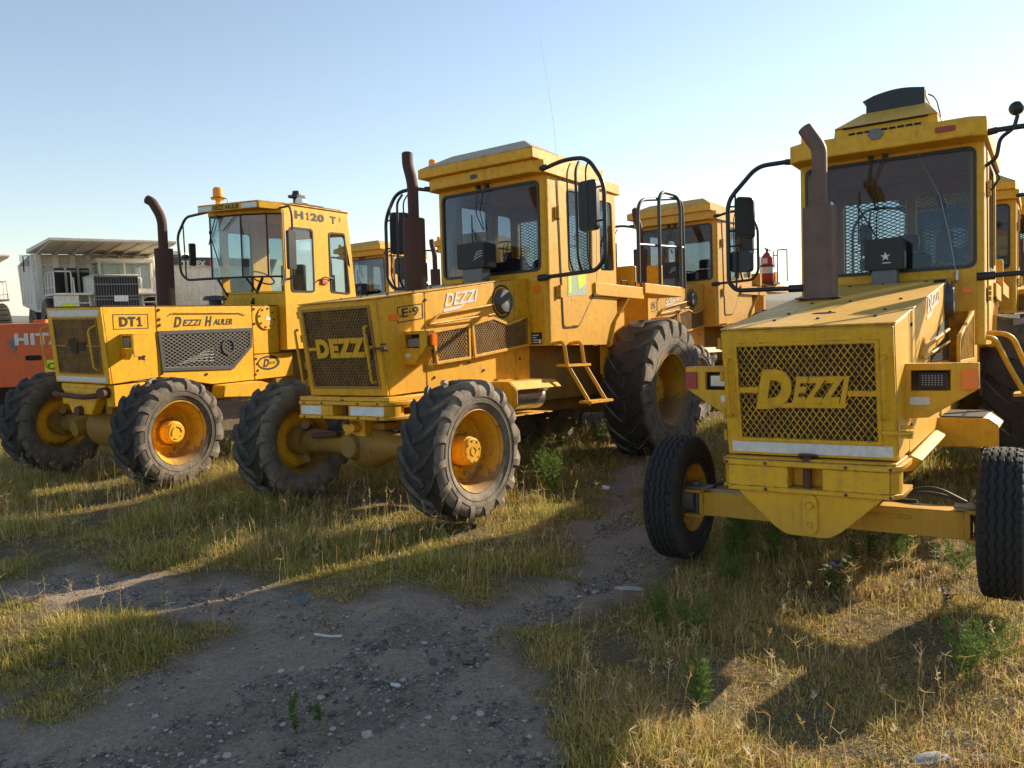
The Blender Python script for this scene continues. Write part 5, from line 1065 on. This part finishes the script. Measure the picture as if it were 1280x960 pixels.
# ---------------------------------------------------------------- machines
RT=hauler('hauler_tractor','nearest mustard tractor with rooftop air conditioner and narrow road tyres',(2.4586,6.2086,.0726,.5967,.0314,.0501),PR)
MT=hauler('hauler_tractor','yellow tractor in the middle with plate E 9 on lugged tyres',(-1.587,8.8197,.0454,.6281,.0323,.0464),PM)
LT=boxy_hauler((-5.6121,11.0971,.0173,.5036,-.0116,.0083))
PT=dict(PM); PT.update(paint='yT',rim='rimT',plate=((.14,-.26,2.04,2.21),'075'),hoops=False,far=True,roofmat='yT',meshmat='yT')
HG='parked hauler tractors in the row behind'
T4=hauler('hauler_tractor','faded tractor with plate 075 between the middle and the nearest tractor',(2.114,15.139,.0,.669,.03,.03),PT,HG)
PT5=dict(PT); PT5.update(plate=((.14,-.26,2.04,2.21),None),paint='yM')
def copy_tree(o,parent=None):
    c=o.copy(); COL.objects.link(c); c.parent=parent
    for ch in o.children: copy_tree(ch,c)
    return c
T5=hauler('hauler_tractor','far tractor whose windscreen shows just right of the boxy cab',(-5.579,22.703,.0,.567,.03,.03),PT5,HG)
def clone(src,pose,label,grp):
    c=copy_tree(src); c.matrix_world=tframe(*pose); c['label']=label; c['group']=grp; return c
clone(T5,(-2.349,20.846,.0,.559,.03,.03),'tractor hidden behind the middle cab, only its thin stack standing clear',HG)
clone(T5,(7.004,12.937,.0,.597,.03,.03),'tractor at the right edge of the photo, just behind the nearest cab',HG)
clone(T5,(9.6,15.2,.0,.62,.03,.03),'sliver of a tractor farthest to the right, beyond the right edge cab',HG)
# hidden children copies of the prototype keep their places through the parent
dump_truck((-18.3,38.0,0,R_(-37),0,0),'white dump truck with a rusty bonnet top under a full canopy')
dump_truck((-29.4,43.0,0,R_(-43),0,0),'white dump truck cut off by the left edge, ladder and railing in view')
dump_truck((-23.25,46,0,R_(80),0,0),'beige dump truck with a dark TEREX band along its body',terex=True)
excavator_body()
_m=tframe(2.114,15.139,0,.669,.03,.03)@Matrix.Translation((-5.25,.82,2.78))@Matrix.Scale(1.02,4); extinguisher(_m)
# whip antenna on the middle cab roof
m=MB(); _mm=tframe(-1.587,8.8197,.0454,.6281,.0323,.0464); b0=_mm@Vector((-2.9,.7,4.12)); m.tube([b0,b0+Vector((-.03,0,.5)),b0+Vector((-.09,0,1.0)),b0+Vector((-.20,0,1.75))],[.002,.0016,.0012,.0009],5); m.cyl(b0-Vector((0,0,.03)),b0+Vector((0,0,.05)),.015,.012,8)
tag(m.build('whip_antenna','black'),'thin whip antenna rising from the roof of the middle tractor','antenna')
m=MB(); _mr=tframe(2.4586,6.2086,.0726,.5967,.0314,.0501); pts=[_mr@Vector(p) for p in ((-2.70,.66,2.50),(-2.68,.60,2.9),(-2.67,.52,3.3),(-2.68,.30,3.8))]; m.tube(pts,[.003,.0025,.002,.0015],5); q=_mr@Vector((-2.74,.66,2.44)); m.cyl(q,q+Vector((0,0,.1)),.022,.018,10); m.tube([_mr@Vector((-2.80,.60,2.40)),q],.014,6)
tag(m.build('whip_antenna','galv'),'thin wire antenna in front of the right tractor windscreen','antenna')
m=MB(); pts=[_mr@Vector(p) for p in ((-3.0,.90,3.60),(-2.95,1.0,3.66),(-2.95,1.03,3.85),(-2.95,1.15,3.93),(-2.95,1.18,4.05))]; m.tube(rpath(pts,.05),.02,8); m.ball(tuple(_mr@Vector((-2.95,1.17,4.12))),.07,14); m.tube([_mr@Vector(p) for p in ((-3.0,.95,3.64),(-2.95,1.02,3.45),(-3.0,.95,3.35))],.014,6)
o=m.build('work_lamp','black'); tag(o,'round black lamp on a crooked arm beside the right cab','lamp')
# far masts
for i,(x,y,h) in enumerate(((118,950,38),(168,1200,52),(330,1500,60))):
    m=MB(); m.cyl((x,y,0),(x,y,h),.9,.4,6); m.box(x-3,x+3,y-.4,y+.4,h*.8,h*.8+.8); tag(m.build('power_pole','grey'),('nearest faint pole on the horizon right of the middle cab','middle faint pole on the horizon right of the middle cab','farthest faint pole on the horizon right of the middle cab')[i],'pole','distant poles')
# ---------------------------------------------------------------- grass, stalks, gravel (nobody could count these)
def mesh_np(name,vs,faces4,faces3,mat,rnd=None):
    me=bpy.data.meshes.new(name); me.vertices.add(len(vs)); me.vertices.foreach_set('co',vs.ravel().astype(np.float32))
    n4=0 if faces4 is None else len(faces4); n3=0 if faces3 is None else len(faces3)
    loops=np.concatenate(([faces4.ravel()] if n4 else [])+([faces3.ravel()] if n3 else [])); st=np.concatenate(([np.arange(n4)*4] if n4 else [])+([n4*4+np.arange(n3)*3] if n3 else []))
    me.loops.add(len(loops)); me.loops.foreach_set('vertex_index',loops.astype(np.int32)); me.polygons.add(n4+n3); me.polygons.foreach_set('loop_start',st.astype(np.int32)); me.update()
    if rnd is not None: a=me.attributes.new('rnd','FLOAT','POINT'); a.data.foreach_set('value',rnd.astype(np.float32))
    me.materials.append(mat); o=bpy.data.objects.new(name,me); COL.objects.link(o); return o
def blade_mat(name,stops,transl=.45):
    N=NT(name); A=N.n('ShaderNodeAttribute',attribute_name='rnd'); r=N.n('ShaderNodeValToRGB'); e=r.color_ramp.elements
    e[0].position=stops[0][0]; e[0].color=(*stops[0][1],1); e[1].position=stops[-1][0]; e[1].color=(*stops[-1][1],1)
    for p,c in stops[1:-1]: k=e.new(p); k.color=(*c,1)
    N.l(A.outputs['Fac'],r.inputs[0]); N.l(r.outputs[0],N.p.inputs['Base Color']); N.p.inputs['Roughness'].default_value=.6; N.p.inputs['Specular IOR Level'].default_value=.25
    t=N.n('ShaderNodeBsdfTranslucent'); N.l(r.outputs[0],t.inputs[0]); mx=N.n('ShaderNodeMixShader'); mx.inputs[0].default_value=transl; N.l(N.p.outputs[0],mx.inputs[1]); N.l(t.outputs[0],mx.inputs[2]); N.l(mx.outputs[0],N.out.inputs[0]); return N.m
gm=blade_mat('grass_green',[(0,(.08,.12,.018)),(.25,(.18,.21,.03)),(.55,(.40,.36,.06)),(1,(.66,.52,.19))])
dm=blade_mat('grass_dry',[(0,(.22,.17,.045)),(.3,(.48,.33,.11)),(.6,(.64,.50,.23)),(.85,(.46,.21,.07)),(1,(.72,.62,.38))],.35)
wm_=blade_mat('weed_green',[(0,(.06,.11,.02)),(.5,(.10,.17,.035)),(1,(.20,.26,.06))],.4)
def blades(bx,by,h,w,lean,az,rnd,mat,name,curl=1.0):
    n=len(bx); bz=gh(bx,by)-.02; fa=nr.uniform(0,2*PI,n); dx,dy=np.cos(az)*lean,np.sin(az)*lean; wx,wy=np.cos(fa)*w/2,np.sin(fa)*w/2
    p0=np.stack([bx,by,bz],1); 
    m1=p0+np.stack([dx*h*.35,dy*h*.35,h*.55*np.sqrt(np.clip(1-lean*lean*.3,.2,1))],1); tip=p0+np.stack([dx*h*curl,dy*h*curl,h*np.clip(1-lean*.45,.25,1)],1)
    W=np.stack([wx,wy,np.zeros(n)],1); vs=np.stack([p0-W,p0+W,m1+W*.8,m1-W*.8,tip],1).reshape(-1,3); i=np.arange(n)*5
    return mesh_np(name,vs,np.stack([i,i+1,i+2,i+3],1),np.stack([i+3,i+2,i+4],1),mat,np.repeat(rnd,5))
def sample(nt,y0,y1,pad=1.0):
    y=np.sqrt(nr.uniform(y0*y0,y1*y1,nt)); x=nr.uniform(-1,1,nt)*(y*.70+pad); return x,y
def tufts(nt,y0,y1,nb,hs,spread,grn):
    x,y=sample(nt,y0,y1); b=bare(x,y); patchy=vnoise(x,y,.9,41)+.6*vnoise(x,y,.35,42)
    right=np.clip((x-.3)/1.0,0,1); keep=(b<.0)&((patchy>-.34)|(nr.random(nt)<.22)); keep|=(b<.35)&(nr.random(nt)<.012); x,y,b,patchy=x[keep],y[keep],b[keep],patchy[keep]
    inpatch=sdist(PATCH,x,y)>-.1; right=np.clip((x-.2)/1.0,0,1)*np.clip((8.5-y)/2,0,1); pd=.32+.34*right-.18*inpatch+.5*vnoise(x,y,.6,43); dry=nr.random(len(x))<pd
    sc=hs*(.35+1.5*np.clip(patchy+.40,0,1)**1.4)*np.clip(.45+(-b)*1.2,.4,1)*np.where(right>.5,.72,1)*nr.uniform(.45,1.15,len(x))
    for want,mat,name in ((False,gm,'grass'),(True,dm,'dry_grass')):
        s=dry==want; k=s.sum(); X=np.repeat(x[s],nb)+nr.normal(0,spread,k*nb); Y=np.repeat(y[s],nb)+nr.normal(0,spread,k*nb); S=np.repeat(sc[s],nb)
        n=k*nb; az=nr.uniform(0,2*PI,n); tr=np.repeat(nr.normal(0,.16,k),nb); rnd=np.clip(nr.beta(1.6,1.6,n)+tr+(.12 if not want else 0),0,1)
        o=blades(X,Y,S*nr.uniform(.45,1.15,n),nr.uniform(.0025,.0065,n)*(1+Y*.05),np.where(nr.random(n)<.25,nr.uniform(.8,1.9,n),nr.uniform(.05,1.1,n)),az,rnd,mat,name); tag(o,kind='stuff'); o['label']='green and yellow grass tufts around the tractors' if not want else 'dry straw coloured grass between the green tufts'; o['category']='grass'
tufts(13000,2.6,7.5,17,.19,.045,0)
tufts(26000,2.6,7.0,13,.14,.06,0)
tufts(15000,7.0,12,13,.17,.08,0)
tufts(9000,7.5,15,15,.25,.07,0)
tufts(5000,15,45,12,.28,.16,0)
x,y=sample(190000,2.6,10,.6); b=bare(x,y); k=(b<.02)|((b<.3)&(nr.random(len(x))<.10)); x,y=x[k],y[k]; n=len(x)
o=blades(x,y,nr.uniform(.03,.11,n),nr.uniform(.0018,.0045,n),nr.uniform(1.3,2.6,n),nr.uniform(0,2*PI,n),np.clip(nr.beta(1.4,1.2,n),0,1),dm,'straw_litter'); tag(o,'flattened dead straw lying between the tufts','straw',kind='stuff')
# haze filling the air out to the hills
N=NT('haze_air'); N.t.nodes.remove(N.p); pv=N.n('ShaderNodeVolumePrincipled'); pv.inputs['Color'].default_value=(.93,.95,1,1); pv.inputs['Density'].default_value=.00005; pv.inputs['Anisotropy'].default_value=.2; N.l(pv.outputs[0],N.out.inputs['Volume'])
m=MB(); m.box(-9400,9400,-350,9800,-12,260); hz=m.build('haze',N.m,smooth=False); tag(hz,kind='stuff')
def stalks(nt,y0,y1):
    x,y=sample(nt,y0,y1,.5); b=bare(x,y); pt=vnoise(x,y,1.1,44); k=(b<-.02)&((pt>-.05)|(nr.random(nt)<.25)); x,y=x[k],y[k]; n=len(x)
    z=gh(x,y); h=nr.uniform(.14,.42,n)*np.where(x>.4,.7,1); ln=nr.uniform(0,.35,n); az=nr.uniform(0,2*PI,n); V=[];F=[];R=[]
    def strip(a,b,w,r):
        d=np.cross(b-a,np.array([.3,1,.2])); d/=np.linalg.norm(d)+1e-9; i=len(V); V.extend([a-d*w,a+d*w,b+d*w*.6,b-d*w*.6]); F.append((i,i+1,i+2,i+3)); R.extend([r]*4)
    for i in range(n):
        p=np.array([x[i],y[i],z[i]-.01]); q=p+np.array([math.cos(az[i])*ln[i]*h[i]*.4,math.sin(az[i])*ln[i]*h[i]*.4,h[i]*.6]); t=q+np.array([math.cos(az[i])*ln[i]*h[i]*.5,math.sin(az[i])*ln[i]*h[i]*.5,h[i]*.4]); r=nr.random()
        strip(p,q,.0017,r); strip(q,t,.0014,r)
        ty=nr.random()
        if ty<.6:
            for j in range(nr.integers(3,7)):
                a=nr.uniform(0,2*PI); e=t+np.array([math.cos(a),math.sin(a),nr.uniform(.1,1.0)])*nr.uniform(.03,.07); strip(t,e,.0014,min(1,r+.2))
        else:
            for j in range(9):
                s=t+(t-q)*(-.5+j*.08); a=nr.uniform(0,2*PI); e=s+np.array([math.cos(a)*.018,math.sin(a)*.018,.014]); strip(s,e,.0022,min(1,r+.3))
    o=mesh_np('seed_stalks',np.array(V),np.array(F),None,dm,np.array(R)); tag(o,'thin dry seed stalks rising out of the grass','seed heads',kind='stuff')
stalks(4600,3.0,13)
ICO=[(0,0,1),(.894,0,.447),(.276,.851,.447),(-.724,.526,.447),(-.724,-.526,.447),(.276,-.851,.447),(.724,.526,-.447),(-.276,.851,-.447),(-.894,0,-.447),(-.276,-.851,-.447),(.724,-.526,-.447),(0,0,-1)]
IF=[(0,1,2),(0,2,3),(0,3,4),(0,4,5),(0,5,1),(1,6,2),(2,7,3),(3,8,4),(4,9,5),(5,10,1),(2,6,7),(3,7,8),(4,8,9),(5,9,10),(1,10,6),(11,7,6),(11,8,7),(11,9,8),(11,10,9),(11,6,10)]
def pebbles():
    n=110000; x,y=sample(n,2.6,9.5,.3); b=bare(x,y); cl=vnoise(x,y,.4,45)+.5*vnoise(x,y,1.3,46); k=((b>-.05)&((cl>-.08)|(nr.random(n)<.4)))|(nr.random(n)<.10); x,y=x[k],y[k]; n=len(x)
    r=np.minimum(.0025+.0031*nr.exponential(1,n),.03); ico=np.array(ICO)[None]*nr.uniform(.6,1.25,(n,12,1))*np.stack([r*nr.uniform(.8,1.4,n),r*nr.uniform(.8,1.4,n),r*nr.uniform(.45,.8,n)],1)[:,None]
    c=np.stack([x,y,gh(x,y)+r*.15-.012],1)[:,None]; vs=(ico+c).reshape(-1,3); fs=(np.array(IF)[None]+12*np.arange(n)[:,None,None]).reshape(-1,3)
    N=NT('pebble'); A=N.n('ShaderNodeAttribute',attribute_name='rnd'); N.l(N.ramp(A.outputs['Fac'],.2,1,(.10,.085,.072,1),(.42,.38,.335,1)),N.p.inputs['Base Color']); N.p.inputs['Roughness'].default_value=.85
    o=mesh_np('gravel',vs,None,fs,N.m,np.repeat(nr.random(n)**1.6,12)); tag(o,'small loose pebbles on the dirt track','gravel',kind='stuff')
pebbles()
# ---------------------------------------------------------------- countable stones and litter
M['stone']=plain('pale_stone',(.42,.39,.35),.85,0,.6,25,bump=.4); M['stoned']=plain('dark_stone',(.10,.085,.075),.9,0,.6,20,bump=.5); M['stonew']=plain('white_stone',(.60,.60,.60),.8,0,.5,25,bump=.4)
def stone(x,y,sx,sy,sz,mat,label=None,seed=0,group=None,cat='stone',name='stone'):
    g=np.random.default_rng(seed); bm=bmesh.new(); bmesh.ops.create_icosphere(bm,subdivisions=3,radius=1)
    pl=[(Vector(g.normal(0,1,3)).normalized(),g.uniform(.62,.95)) for _ in range(14)]
    for v in bm.verts:
        p=v.co.copy()
        for n_,d in pl:
            k=p.dot(n_)
            if k>d: p-=n_*(k-d)
        p*=1+float(vnoise(p.x*2+seed,p.y*2+p.z*3,.6,70))*.35+float(vnoise(p.x*2+seed,p.y*2-p.z*3,.22,71))*.16
        v.co=Vector((p.x*sx,p.y*sy,p.z*sz))
    me=bpy.data.meshes.new(name); bm.to_mesh(me); bm.free(); me.materials.append(M[mat]); me.polygons.foreach_set('use_smooth',[True]*len(me.polygons)); me.set_sharp_from_angle(angle=R_(25))
    o=bpy.data.objects.new(name,me); COL.objects.link(o); o.location=(x,y,float(gh(x,y))+sz*.35-.015); o.rotation_euler=(g.uniform(-.2,.2),g.uniform(-.2,.2),g.uniform(0,6)); tag(o,label,cat,group); return o
stone(-.82,4.09,.036,.030,.026,'stone','pale rounded stone standing alone low on the track',1)
stone(-.75,4.63,.045,.022,.016,'stonew','flat white stone lying beside dark stones on the track',2)
stone(-.84,4.66,.028,.024,.018,'stoned','small dark stone touching the flat white stone',3)
stone(.88,6.26,.15,.06,.02,'stone','long pale slab lying flat on the dirt left of the road tyre',4,cat='slab',name='pale_slab')
stone(-3.07,5.16,.075,.055,.04,'stoned','large dark stone at the edge of the left grass patch',5)
stone(-.55,4.95,.055,.028,.014,'stoned','flat brown stone beside a lit streak halfway up the track',6)
stone(-.33,4.95,.05,.025,.013,'stoned','flat brown stone right of its twin halfway up the track',7)
stone(-.69,4.44,.04,.022,.012,'stoned','thin dark stone just in front of the flat white stone',8)
stone(1.99,3.76,.10,.05,.03,'stone','grey stone half buried in dry grass at the bottom right',9)
stone(2.25,3.74,.08,.05,.03,'stoned','second grey stone in the dry grass at the bottom right corner',10)
stone(1.66,6.82,.05,.03,.02,'stoned','dark stone beside the right tractor road tyre',11)
for i,(x,y) in enumerate([(-1.37,4.95),(-1.46,4.7),(-1.21,4.69),(-1.13,4.57),(-1.13,4.45),(-.23,4.28),(.03,4.05),(-.67,3.82),(-2.07,4.39),(.07,4.48),(-.18,4.18),(-1.32,4.08),(-1.31,4.24),(-1.02,4.8),(.17,4.25),(-.12,4.58),(.62,6.24),(1.12,9.82),(-1.0,4.5),(-1.05,4.62),(-1.18,4.52),(-2.3,4.55),(-2.45,4.4),(-2.2,4.2),(-1.9,4.9),(-.9,5.3),(-.4,5.5),(-1.5,5.4),(.05,4.75),(-.5,4.25),(.2,3.9),(-1.6,3.9),(-.2,3.7)]):
    s=rng.uniform(.012,.026); stone(x+rng.uniform(-.02,.02),y,s*rng.uniform(1,1.5),s,s*.65,rng.choice(['stone','stone','stoned']),'small loose stone lying among the pebbles of the dirt track',20+i,'small loose stones on the track')
m=MB(); cx,cy=-1.67,6.05; cz=float(gh(cx,cy)); m.lathe([(0,.0005),(0,.055),(.004,.06),(.016,.06),(.018,.052),(.010,.045),(.010,.0005)],lambda y,a,b:(cx+a,cy+b+y*.6,cz+.012+y+b*.35),24); tag(m.build('plastic_lid','glassc'),'clear crumpled plastic lid lying at the edge of the grass','lid')
m=MB(); cx,cy=1.12,9.82; m.prism([(-.05,-.03),(.04,-.035),(.055,.02),(-.03,.035)],0,.008,lambda u,v,w_:(cx+u,cy+v,float(gh(cx,cy))+.02+w_+v*.5)); tag(m.build('paper_scrap','white'),'scrap of white paper on the dirt beside the middle tractor','litter')
m=MB(); m.tube([(-1.42,5.42,float(gh(-1.42,5.42))+.01),(-1.30,5.36,float(gh(-1.3,5.36))+.016),(-1.22,5.37,float(gh(-1.22,5.37))+.01)],.008,6); tag(m.build('stick','stonew'),'short pale stick lying on the track','stick')
# ---------------------------------------------------------------- weeds
def feather(hh,seed):
    g=np.random.default_rng(seed); V=[];F=[];R=[]
    def strip(a,b,w,r,w2=.5):
        d=np.cross(b-a,g.normal(0,1,3)); d/=np.linalg.norm(d)+1e-9; i=len(V); V.extend([a-d*w,a+d*w,b+d*w*w2,b-d*w*w2]); F.append((i,i+1,i+2,i+3)); R.extend([r]*4)
    for s in range(g.integers(4,8)):
        p=np.zeros(3); az=g.uniform(0,2*PI); ln=g.uniform(.1,.5); H=hh*g.uniform(.55,1); K=16
        for k in range(K):
            q=p+np.array([math.cos(az)*ln,math.sin(az)*ln,1.0])*H/K+g.normal(0,.006,3); strip(p,q,.003*(1-k/K)+.001,.3,1)
            if k>2:
                for j in range(2):
                    a=g.uniform(0,2*PI); L=H*.26*(1-.6*k/K); d=np.array([math.cos(a),math.sin(a),g.uniform(.5,1.2)]); d/=np.linalg.norm(d); e=q+d*L; strip(q,e,.0018,.4)
                    for t in np.linspace(.2,1,9):
                        c=q+d*L*t; f=c+(g.normal(0,1,3)*.6+d)*.02; strip(c,f,.0019,g.uniform(.3,1))
            p=q
    me=mesh_np('foliage',np.array(V),np.array(F),None,wm_,np.array(R)); return me
def leafy(hh,seed,flower=False):
    g=np.random.default_rng(seed); V=[];F=[];R=[]
    def leaf(c,d,L,W,r):
        d=d/np.linalg.norm(d); s=np.cross(d,[0,0,1.]); s/=np.linalg.norm(s)+1e-9; i=len(V); dn=np.array([0,0,-.25*L])
        V.extend([c,c+d*L*.45+s*W,c+d*L+dn,c+d*L*.45-s*W,c+d*L*.5-np.array([0,0,.0])+dn*.2]); F.extend([(i,i+1,i+4,i),(i,i+4,i+3,i),(i+1,i+2,i+4,i+1),(i+4,i+2,i+3,i+4)]); R.extend([r]*5)
    st=[]
    for s in range(g.integers(3,6)):
        p=np.zeros(3); az=g.uniform(0,2*PI); ln=g.uniform(.05,.45); H=hh*g.uniform(.6,1)
        for k in range(9):
            q=p+np.array([math.cos(az)*ln,math.sin(az)*ln,1])*H/9+g.normal(0,.005,3); st.append((p.copy(),q.copy()))
            if k>1:
                for j in range(3): a=g.uniform(0,2*PI); leaf(q,np.array([math.cos(a),math.sin(a),g.uniform(.1,.9)]),g.uniform(.03,.065),g.uniform(.008,.018),g.uniform(.2,1))
            p=q
        st.append((p,p))
    tri=np.array([(a,b,c) for a,b,c,_ in F]); o=mesh_np('foliage',np.array(V),None,tri,wm_,np.array(R)); m=MB()
    for a,b in st:
        if np.linalg.norm(b-a)>1e-4: m.tube([tuple(a),tuple(b)],.0025,4,cap=False)
    s=m.build('stem',wm_); return o,s,[a for a,b in st if np.linalg.norm(b-a)<1e-4]
M['purple']=plain('purple_petals',(.07,.03,.55),.5,0,.3,40)
protoF=[feather(.42,61),feather(.36,62)]; protoL=[leafy(.36,63),leafy(.28,64)]
def weed(x,y,kind,sc,label,group=None,flower=False,n_=[0]):
    r=empty('weed',(x,y,float(gh(x,y))-.02),label,'weed',group); n_[0]+=1; i=n_[0]%2; rz=rng.uniform(0,6)
    src=[protoF[i]] if kind=='F' else list(protoL[i][:2])
    for s in src:
        c=s.copy(); COL.objects.link(c); c.parent=r
    r.rotation_euler=(0,0,rz); sc*=1.2; r.scale=(sc,sc,sc)
    if flower:
        for p in protoL[i][2][:2]:
            m=MB()
            for q in range(5):
                a=2*PI*q/5; d=Vector((math.cos(a),math.sin(a),.5)); e=Vector((-math.sin(a),math.cos(a),0)); c0=Vector(p); m.add([c0,c0+d*.022+e*.012,c0+d*.042,c0+d*.022-e*.012],[(0,1,2,3)])
            m.build('flower','purple',r)
WG='feathery weeds around the right tractor'
WL=['beneath the keel plate of the nearest tractor','left of the keel plate of the nearest tractor','right of the keel plate of the nearest tractor','just right of the left road tyre','behind the keel plate in deep shade','in front of the left end of the axle','left of the right road tyre','in the sunlit grass at lower right','beside the tallest weed in the sunlit grass','at the edge of the track in shade','just inside the track edge in shade','at the bottom edge of the track grass','in the grass before the left road tyre','in the sunlit strip under the axle']
for (x,y,s),l in zip(((2.3,7.05,1.05),(2.05,7.2,1.0),(2.55,7.2,.9),(1.88,6.75,1.1),(2.8,7.35,.9),(2.15,6.6,.8),(3.55,6.35,.85),(2.65,4.55,.95),(2.9,4.7,.75),(.98,5.45,.8),(1.2,5.3,.8),(1.0,4.3,.75),(1.7,6.3,.8),(3.2,6.6,.8)),WL): weed(x,y,'F',s,'feathery grey green weed '+l,WG)
for (x,y,s),l in zip(((.36,9.6,1.3),(.50,9.8,1.2),(2.05,10.6,1.1),(2.3,9.9,1.2),(1.7,11.6,1.1)),('close behind the front wheel of the middle tractor','second behind the front wheel of the middle tractor','farther of two on the dirt behind the road tyre','nearer of two on the dirt behind the road tyre','at the foot of the big rear wheel')): weed(x,y,'F',s,'feathery green weed '+l,'feathery weeds beside the middle tractor')
for (x,y,s),l in zip(((.75,12.3,1.5),(.45,12.8,1.6),(1.05,13.1,1.5),(.25,12.0,1.3),(1.35,12.7,1.4)),('right below the ladder','behind the ladder foot','against the big rear tyre','under the air tank','rightmost before the big rear tyre')): weed(x,y,'L',s,'leafy green weed of the middle tractor, '+l,'leafy weeds under the middle tractor')
weed(2.40,5.98,'L',1.0,'tall leafy weed with purple flowers below the right tractor keel',flower=True)
weed(3.45,5.75,'L',.9,'leafy weed with purple flowers beside the nearest road tyre',flower=True)
weed(3.05,5.6,'L',.6,'low leafy weed with purple flowers in dry grass',flower=True)
for (x,y,s),l in zip(((3.35,6.75,.9),(3.1,6.9,.8),(2.85,6.6,.7),(3.5,6.5,.8)),('below the right end of the axle','left of the axle end','leftmost in the sunlit strip','nearest the right road tyre')): weed(x,y,'L',s,'leafy green weed under the nearest tractor, '+l,'leafy weeds under the right tractor')
for (x,y,s),l in zip(((-1.2,4.12,.45),(-1.1,4.2,.5),(-1.28,4.3,.45)),('nearest of three','rightmost of three','farthest of three')): weed(x,y,'L',s,'low green weed on the bare track, '+l,'low weeds on the track')
for o in protoF+[q for p in protoL for q in p[:2]]: bpy.data.objects.remove(o)
